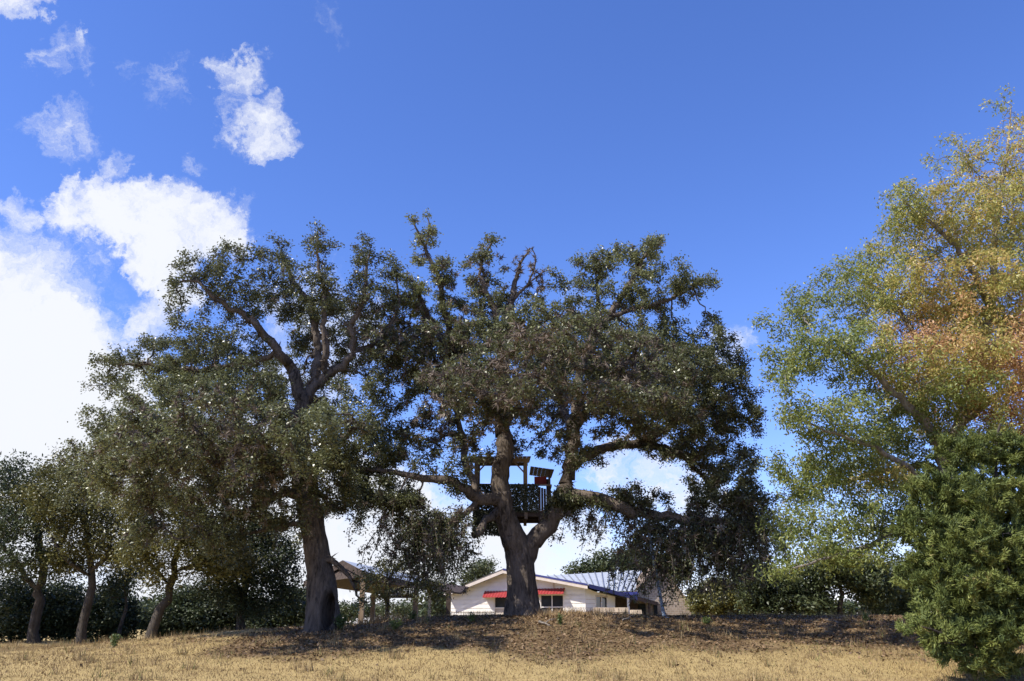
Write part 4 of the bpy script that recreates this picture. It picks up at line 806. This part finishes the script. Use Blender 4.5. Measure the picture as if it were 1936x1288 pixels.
# ------------------------------------------------------------------ wire fence by the house wall
fy = 52.0; fx0, fx1 = P(853, 1160, fy)[0], P(936, 1160, fy)[0]
fe = empty('wire_fence', ((fx0+fx1)/2, fy, gz((fx0+fx1)/2, fy)), 'thin wire garden fence before the white gable wall', 'fence')
nf = 26
for k in range(nf):
    x = fx0+(fx1-fx0)*k/(nf-1); z = gz(x, fy); MB().bar((x, fy, z-.05), (x+rng.normal(0, .01), fy, P(0, 1156, fy)[2]+rng.normal(0, .015)), .022).build('picket', M['wood_dark'], fe)
for py in (1157.5, 1164): MB().bar((fx0, fy-.02, P(0, py, fy)[2]), (fx1, fy-.02, P(0, py, fy)[2]), .02).build('rail', M['wood_dark'], fe)

# ------------------------------------------------------------------ open shelter left of the house
she = empty('open_shelter', (P(690, 1180, 48)[0], 48, gz(P(690, 1180, 48)[0], 48)), 'open post-and-roof shelter between the hollow oak and the house', 'shelter')
R0, R1 = P(648, 1063, 46), P(800, 1095, 57); E0, E1 = P(692, 1086, 43.5), P(812, 1110, 54.5); B0 = P(574, 1103, 48.5); B1 = B0+(R1-R0)
up = np.array([0, 0, .1])
MB().hexa([E0, E1, R1, R0, E0+up, E1+up, R1+up, R0+up]).build('roof', M['metal_roof'], she)
MB().hexa([R0, R1, B1, B0, R0+up, R1+up, B1+up, B0+up]).build('roof', M['wood_dark'], she)
dn = np.array([0, 0, -.24]); fy_ = np.array([0, -.05, 0])
for a_, b_, nm in ((E0, E1, 'eave_beam'), (E0, R0, 'barge_board'), (R0, B0, 'barge_board')):
    MB().hexa([a_+dn+fy_, b_+dn+fy_, b_+dn, a_+dn, a_+fy_*.9+up, b_+fy_*.9+up, b_+up*.99, a_+up*.99]).build(nm, M['wood_dark'], she)
MB().prism([E0+[0, .3, -.05], R0+[0, .3, -.05], B0+[0, .3, -.05]], (0, .06, 0)).build('gable_infill', M['wood_dark'], she)
for k in range(7):
    f = (k+.5)/7; a_ = E0+(E1-E0)*f; b_ = R0+(R1-R0)*f; MB().bar(a_+[0, 0, -.1], b_+[0, 0, -.1], .09, .14).build('rafter', M['wood_dark'], she)
for (px, pt, Y, w, mt) in ((687, 1088, 44.2, .24, 'wood_old'), (708, 1090, 50, .24, 'wood_old'), (787, 1108, 52.2, .30, 'wood_old'), (584, 1104, 48.6, .2, 'wood_old'), (735, 1092, 47.6, .2, 'wood_dark')):
    a_ = P(px, pt, Y); z0 = gz(a_[0], Y)-.1; MB().box(a_[0]-w/2, a_[0]+w/2, Y-w/2, Y+w/2, z0, a_[2]).build('post', M[mt], she)
bmx0, bmx1 = P(700, 1127, 52.1), P(787, 1127, 52.1); bm_ = MB().box(bmx0[0], bmx1[0], 52.05, 52.2, bmx0[2]-.12, bmx0[2]+.06).build('tie_beam', M['wood_dark'], she)
lx0, lx1 = P(751, 1120, 52.1)[0], P(780, 1120, 52.1)[0]; lz0, lz1 = P(0, 1124.5, 52.1)[2], P(0, 1111, 52.1)[2]
for k in range(5): z = lz0+(lz1-lz0)*k/4; MB().box(lx0, lx1, 52.06, 52.09, z-.035, z+.035).build('lattice_slat', M['wood_dark'], bm_)
for k in range(9): x = lx0+(lx1-lx0)*k/8; MB().box(x-.03, x+.03, 52.10, 52.13, lz0, lz1+.05).build('lattice_slat', M['wood_dark'], bm_)
# link roof to the house and its two posts
lk = empty('covered_walk', (P(830, 1180, 55)[0], 55, gz(P(830, 1180, 55)[0], 55)), 'low roofed walkway on two posts joining shelter and white house', 'walkway')
a_, b_ = P(784, 1112, 54.4), P(872, 1124, 57); bk = np.array([.3, 3, .5])
MB().hexa([a_, b_, b_+bk, a_+bk, a_+up, b_+up, b_+bk+up, a_+bk+up]).build('roof', M['wood_dark'], lk)
for (px, pt, Y, w, mt) in ((813, 1116, 55.6, .2, 'wood_pale'), (848.5, 1119, 56, .3, 'wood_dark')):
    c_ = P(px, pt, Y); MB().box(c_[0]-w/2, c_[0]+w/2, Y-w/2, Y+w/2, gz(c_[0], Y)-.1, c_[2]+.1).build('post', M[mt], lk)
# concrete slab beside the hollow oak
s0 = P(435, 1191, 33); s1 = P(585, 1188, 33)
M['concrete'] = simple('concrete', [(.3, (.36, .33, .29)), (.7, (.5, .46, .4))], 4, .9)
cs = MB(); z0 = gz(s0[0], 33.2); z1 = gz(s1[0], 33.2)
cs.hexa([(s0[0], 32.6, z0-.4), (s1[0], 32.6, z1-.4), (s1[0], 35, z1-.4), (s0[0], 35, z0-.4), (s0[0], 32.6, z0+.07), (s1[0], 32.6, z1+.1), (s1[0], 35, z1+.1), (s0[0], 35, z0+.07)])
tag(cs.build('concrete_slab', M['concrete']), 'pale concrete slab edge in the grass beside the hollow oak', 'slab')

# ------------------------------------------------------------------ tree house
YT = 30.3
th = empty('tree_house', (P(968, 968, YT)[0], YT+.8, P(968, 968, YT)[2]), 'weathered wooden tree house with camouflage netting held in the big oak', 'tree house')
T = lambda px, py, dy=0.0: P(px, py, YT+dy)
fl_z = T(968, 966)[2]; tx0, tx1 = T(896, 966)[0], T(1044, 966)[0]; rail_z = T(968, 916)[2]; top_z = T(968, 872)[2]
nb = 14
for k in range(nb):
    x0 = tx0+(tx1-tx0)*k/nb; MB().box(x0+.006, x0+(tx1-tx0)/nb-.006, YT-.05, YT+2.3, fl_z-.02, fl_z+.025).build('floor_board', M['wood_old'], th)
for y in (YT, YT+1.1, YT+2.2): MB().box(tx0-.04, tx1+.04, y-.04, y+.04, fl_z-.2, fl_z-.021).build('joist', M['wood_dark'], th)
rx = T(994, 900)[0]
for (x, y, zt) in ((tx0+.06, YT, top_z), (rx, YT, top_z-.02), (tx0+.06, YT+2.2, top_z+.25), (rx, YT+2.2, top_z+.25)):
    MB().box(x-.06, x+.06, y-.06, y+.06, fl_z-.3, zt).build('post', M['wood_old'], th)
MB().bar((tx0-.05, YT, rail_z), (tx1, YT, rail_z-.03), .09, .05).build('rail', M['wood_old'], th)
MB().bar((tx0, YT, rail_z), (tx0, YT+2.2, rail_z), .06, .06).build('rail', M['wood_old'], th)
MB().bar((tx1-.03, YT, rail_z-.05), (tx1-.03, YT+2.2, rail_z-.05), .06, .06).build('rail', M['wood_old'], th)
MB().bar((tx0-.1, YT-.02, top_z+.03), (rx+.12, YT-.02, top_z+.03), .06, .13).build('roof_beam', M['wood_old'], th)
MB().bar((tx0-.1, YT+2.2, top_z+.28), (rx+.12, YT+2.2, top_z+.28), .06, .13).build('roof_beam', M['wood_old'], th)
for (xa, xb) in ((tx0+.12, tx0+.50), (rx-.06, rx-.45)):
    MB().bar((xa, YT-.01, top_z-.42), (xb, YT-.01, top_z+.0), .05, .05).build('brace', M['wood_old'], th)
nb = 15; xa, xb = T(888, 870)[0], T(1004, 870)[0]
for k in range(nb):
    x0 = xa+(xb-xa)*k/nb; x1 = x0+(xb-xa)/nb-.012; j = rng.uniform(-.05, .05); dz = rng.uniform(0, .012)
    MB().hexa([(x0, YT-.35+j, top_z+.08+dz), (x1, YT-.35+j, top_z+.08+dz), (x1, YT+2.6, top_z+.40+dz), (x0, YT+2.6, top_z+.40+dz), (x0, YT-.35+j, top_z+.11+dz), (x1, YT-.35+j, top_z+.11+dz), (x1, YT+2.6, top_z+.43+dz), (x0, YT+2.6, top_z+.43+dz)]).build('roof_board', M['wood_old'], th)
# lower lean-to roof on the right, and the red panel under it
nb = 6; z2 = T(1020, 884)[2]
for k in range(nb):
    x0 = T(1003, 884)[0]+k*.145; z = z2-.02*k; MB().hexa([(x0, YT-.1, z), (x0+.135, YT-.1, z-.02), (x0+.135, YT+2.2, z+.06), (x0, YT+2.2, z+.08), (x0, YT-.1, z+.03), (x0+.135, YT-.1, z+.01), (x0+.135, YT+2.2, z+.09), (x0, YT+2.2, z+.11)]).build('lean_to_board', M['wood_dark'], th)
MB().box(tx1-.12, tx1-.04, YT+.1, YT+.18, fl_z, z2-.1).build('lean_to_post', M['wood_dark'], th)
MB().box(tx1-.12, tx1-.04, YT+2.0, YT+2.08, fl_z, z2-.1).build('lean_to_post', M['wood_dark'], th)
MB().box(T(1003, 0)[0], T(1022, 0)[0], YT+.5, YT+.56, T(0, 914)[2], T(0, 897)[2]).build('red_panel', M['red_panel'], th)
# vertical boards at the right-hand corner
for k in range(5):
    x0 = T(1018, 950)[0]+k*.095; MB().box(x0, x0+.085, YT-.045, YT-.015, fl_z-.35-rng.uniform(0, .12), rail_z-.10-.03*k).build('side_board', M['wood_dark'], th)
# netting: camouflage scraps laid over the railing
def net(x0, x1, y, za, zb_, n):
    c = np.column_stack([rng.uniform(x0, x1, n), y+rng.normal(0, .03, n), rng.uniform(zb_, za, n)]); d = unit(np.column_stack([rng.normal(0, 1, n), rng.normal(0, .35, n), rng.normal(-.3, 1, n)])); s_ = unit(np.cross(d, np.column_stack([rng.normal(0, .3, n), np.ones(n), rng.normal(0, .3, n)])))
    l = rng.uniform(.03, .075, (n, 1)); V = np.empty((n, 4, 3)); V[:, 0] = c; V[:, 1] = c+d*l*.5+s_*l*.42; V[:, 2] = c+d*l; V[:, 3] = c+d*l*.5-s_*l*.42; return V.reshape(-1, 3)
NV = np.vstack([net(tx0, tx1-.5, YT-.08, rail_z-.02, fl_z-.05, 7000), net(tx0-.02, T(958, 0)[0], YT-.1, fl_z, T(0, 1012)[2], 4200), net(T(1018, 0)[0], tx1, YT-.1, fl_z+.2, fl_z-.1, 500)])
M['camo'] = leaf_mat('camouflage_net', [(0, (.018, .022, .014)), (.5, (.04, .05, .028)), (.85, (.085, .09, .06)), (1, (.17, .17, .13))], .1, .8, .2)
link_mesh('camouflage_netting', poly_mesh(NV, 4, rng.random(len(NV)//4)), M['camo'], th)['kind'] = 'stuff'
gr = MB()
for k in range(16): x = tx0+(tx1-tx0-.5)*k/15; gr.bar((x, YT-.06, fl_z-.05), (x, YT-.06, rail_z), .012)
for k in range(9): z = fl_z+(rail_z-fl_z)*k/8; gr.bar((tx0, YT-.06, z), (tx1-.5, YT-.06, z), .012)
gr.build('net_cords', M['wood_dark'], th)

# ------------------------------------------------------------------ rope from the long limb
M['rope'] = simple('rope', [(.35, (.10, .13, .17)), (.65, (.27, .32, .37))], 14, .8)
rp = [P(1222, 968, 29.3), P(1228, 1010, 29.2), P(1238, 1070, 29.1), P(1247, 1120, 29.0), P(1256, 1165, 28.9)]
g = gz(P(1264, 1195, 28.6)[0], 28.6); last = P(1264, 1195, 28.6); last[2] = g; rp.append(last)
c = catmull([[*p, 0] for p in rp], .03)[:, :3]; tw = MB()
for ph in (0, 2.1, 4.2):
    pts = [p+np.array([math.cos(i*.55+ph), math.sin(i*.55+ph), 0])*.030 for i, p in enumerate(c)]; tw.tube(pts, .034, 5)
tag(tw.build('rope', M['rope'], None, True), 'thick blue-grey twisted rope hanging from the big oak\'s long limb', 'rope')

# ------------------------------------------------------------------ grass, litter and little plants
def scatter(n, x0, x1, y0, y1):
    x = rng.uniform(x0, x1, n); y = rng.uniform(y0, y1, n); return x, y
def blades(x, y, h, w, tint, lean=.45):
    n = len(x); z = gz_arr(x, y); c = np.column_stack([x, y, z-.01]); a = rng.uniform(0, 2*math.pi, n); s_ = np.column_stack([np.cos(a), np.sin(a), np.zeros(n)])
    d = np.column_stack([rng.normal(0, lean, n), rng.normal(0, lean, n), np.ones(n)]); d = unit(d); hh = (h*rng.uniform(.5, 1.4, n))[:, None]; ww = w*rng.uniform(.6, 1.3, (n, 1))
    V = np.empty((n, 3, 3)); V[:, 0] = c-s_*ww; V[:, 1] = c+s_*ww; V[:, 2] = c+d*hh; return poly_mesh(V.reshape(-1, 3), 3, np.clip(tint, 0, 1))
x, y = scatter(420000, -24, 20, 16.2, 42); fr = np.abs(x-0) < y*.68+1.0; x, y = x[fr], y[fr]
dk = rng.random(len(x)) < np.clip(1.25-(y-17)/20, .25, 1); x, y = x[dk], y[dk]
bm_ = litter_shade_mask(x, y); k = rng.random(len(x)) > bm_*.70; x, y, bm_ = x[k], y[k], bm_[k]
pat = vn(x, y, .55, 1.1); tn = .42+.5*pat+.35*vn(x, y, .16, 5.5)+rng.normal(0, .17, len(x)); tn = np.minimum(tn, .88)-.3*bm_; gr_ = rng.random(len(x)) < .02+.26*bm_+.10*(vn(x, y, .3, 7)>.35); tn[gr_] = 1.0
tag(link_mesh('dry_grass', blades(x, y, .06+.06*np.clip(pat+.3, 0, 1)**1.5, .0085, tn, lean=.6), M['dry_grass']), 'golden dry grass covering the sunny foreground slope', 'grass', kind='stuff'); print('grass', len(x))
x, y = scatter(90000, -14, 18, 20, 34); bmm = litter_shade_mask(x, y); k = rng.random(len(x)) < bmm*.62+.008; x, y = x[k], y[k]; n = len(x)
c = np.column_stack([x, y, gz_arr(x, y)+rng.uniform(.005, .05, n)]); d = unit(rng.normal(0, 1, (n, 3))*[1, 1, .35]); s_ = unit(np.cross(d, rng.normal(0, .5, (n, 3))+[0, 0, 1])); l = rng.uniform(.05, .12, (n, 1))
V = np.empty((n, 4, 3)); V[:, 0] = c-d*l*.5; V[:, 1] = c+s_*l*.3; V[:, 2] = c+d*l*.5; V[:, 3] = c-s_*l*.3
xt, yt = [], []
for _ in range(420):
    u = rng.uniform(-20, 17); v = rng.uniform(17, 38)
    if abs(u) > v*.66+1: continue
    k_ = int(rng.uniform(12, 34)); xt.append(u+rng.normal(0, .09, k_)); yt.append(v+rng.normal(0, .09, k_))
xt = np.concatenate(xt); yt = np.concatenate(yt)
tag(link_mesh('tall_dry_grass', blades(xt, yt, np.full(len(xt), .24), .009, np.where(rng.random(len(xt)) < .12, 1.0, rng.uniform(.2, .85, len(xt))), lean=.35), M['dry_grass']), 'scattered taller dry grass stalks standing above the short grass', 'grass', kind='stuff')
tag(link_mesh('leaf_litter', poly_mesh(V.reshape(-1, 3), 4, np.clip(rng.random(n)*.75+.25*vn(x, y, .6, 4), 0, 1)), M['litter']), 'brown fallen leaves strewn over the shaded bank under oaks', 'leaf litter', kind='stuff'); print('litter', n)
def straw(px, py, Y, rx, ry, n, h, label):
    p = P(px, py, Y); x = p[0]+rng.normal(0, rx, n); y = Y+rng.normal(0, ry, n)
    o = link_mesh('straw_tuft', blades(x, y, np.full(n, h), .012, rng.random(n), lean=.9), M['straw']); tag(o, label, 'dry grass', kind='stuff')
straw(1062, 1165, 29.3, .55, .35, 900, .30, 'heap of pale dry straw on the bank right of the big trunk')
straw(1118, 1175, 28.9, .35, .3, 350, .28, 'dry tuft of straw below the straw heap on the bank')
straw(722, 1170, 31.5, .5, .4, 700, .42, 'orange dry grass clump under the open shelter')
def weed(px, py, Y, h, n, label, name='weed', spread=.12, leaf=.07):
    p = P(px, py, Y); x = p[0]; z = gz(x, Y); o = empty(name, (x, Y, z), label, 'plant'); st = MB(); cs_ = []
    for k in range(n):
        a = rng.uniform(0, 6.28); tip = np.array([x+math.cos(a)*spread*rng.uniform(.3, 1), Y+math.sin(a)*spread, z+h*rng.uniform(.7, 1.1)]); b0 = np.array([x+math.cos(a)*.02, Y+math.sin(a)*.02, z-.02]); md = (b0+tip)/2+[0, 0, h*.08]
        st.tube([b0, md, tip], [.009, .007, .003], 4); cs_ += [b0+(tip-b0)*f for f in np.linspace(.3, 1, 6)]
    st.build('stem', M['weed'], o); me_ = leaves(np.array(cs_), 6, leaf*.5, leaf, leaf*.45, tint=np.full(len(cs_), .5)); link_mesh('foliage', me_, M['weed'], o)['kind'] = 'stuff'
weed(646, 1178, 28.0, .42, 9, 'bright green weed clump at the foot of the hollow oak', spread=.22, leaf=.09)
weed(212, 1238, 25.5, .36, 6, 'lone small green seedling in the sunny left grass', leaf=.08)
weed(778, 1178, 29.2, .3, 6, 'leafy weed on the bank crest left of the wire fence', spread=.16)
weed(893, 1190, 27.6, .26, 5, 'small grey-green weed low on the bank below the wire fence')
weed(1060, 1212, 26.6, .26, 5, 'small weed beside the fallen stick on the bank')
weed(1338, 1200, 27, .22, 6, 'low green weed on the shaded bank below the stone gable')
weed(1640, 1185, 28, .24, 5, 'low weed on the shaded bank under the turning tree')
weed(745, 1215, 26.6, .26, 7, 'low green weed on the bank between the two big oaks', spread=.25)
def stick(pa, pb, Y, r, label):
    a_ = P(*pa, Y); b_ = P(*pb, Y-.6); a_[2] = gz(a_[0], a_[1])+r*.8+.06; b_[2] = gz(b_[0], b_[1])+r*.5
    md = [(a_*(1-f)+b_*f)+rng.normal(0, .02, 3) for f in (.25, .5, .75)]
    for m_ in md: m_[2] = max(m_[2], gz(m_[0], m_[1])+r*.5)
    s_ = MB().tube([a_, *md, b_], [r, r*.9, r*.8, r*.7, r*.4], 6)
    s_.tube([md[1], md[1]+[.15, -.1, .10], md[1]+[.34, -.12, .13]], [r*.5, r*.4, r*.2], 5)
    tag(s_.build('fallen_stick', M['bark_pale'], None, True), label, 'stick')
stick((1020, 1217), (1044, 1238), 27, .04, 'grey fallen stick lying on the bank below the big oak')
stick((1192, 1214), (1178, 1232), 27.4, .03, 'thin fallen stick lying in shade below the hanging rope')
stick((1560, 1188), (1600, 1212), 27.5, .022, 'pale dead twig lying on the bank under the turning tree')
stick((1855, 1268), (1925, 1285), 19.0, .018, 'pale dead twig on the ground below the juniper')

print('TRIS', sum(sum(len(p.vertices)-2 for p in o.data.polygons) if len(o.data.polygons) < 2000 else len(o.data.loops)-2*len(o.data.polygons) for o in bpy.data.objects if o.type == 'MESH'))
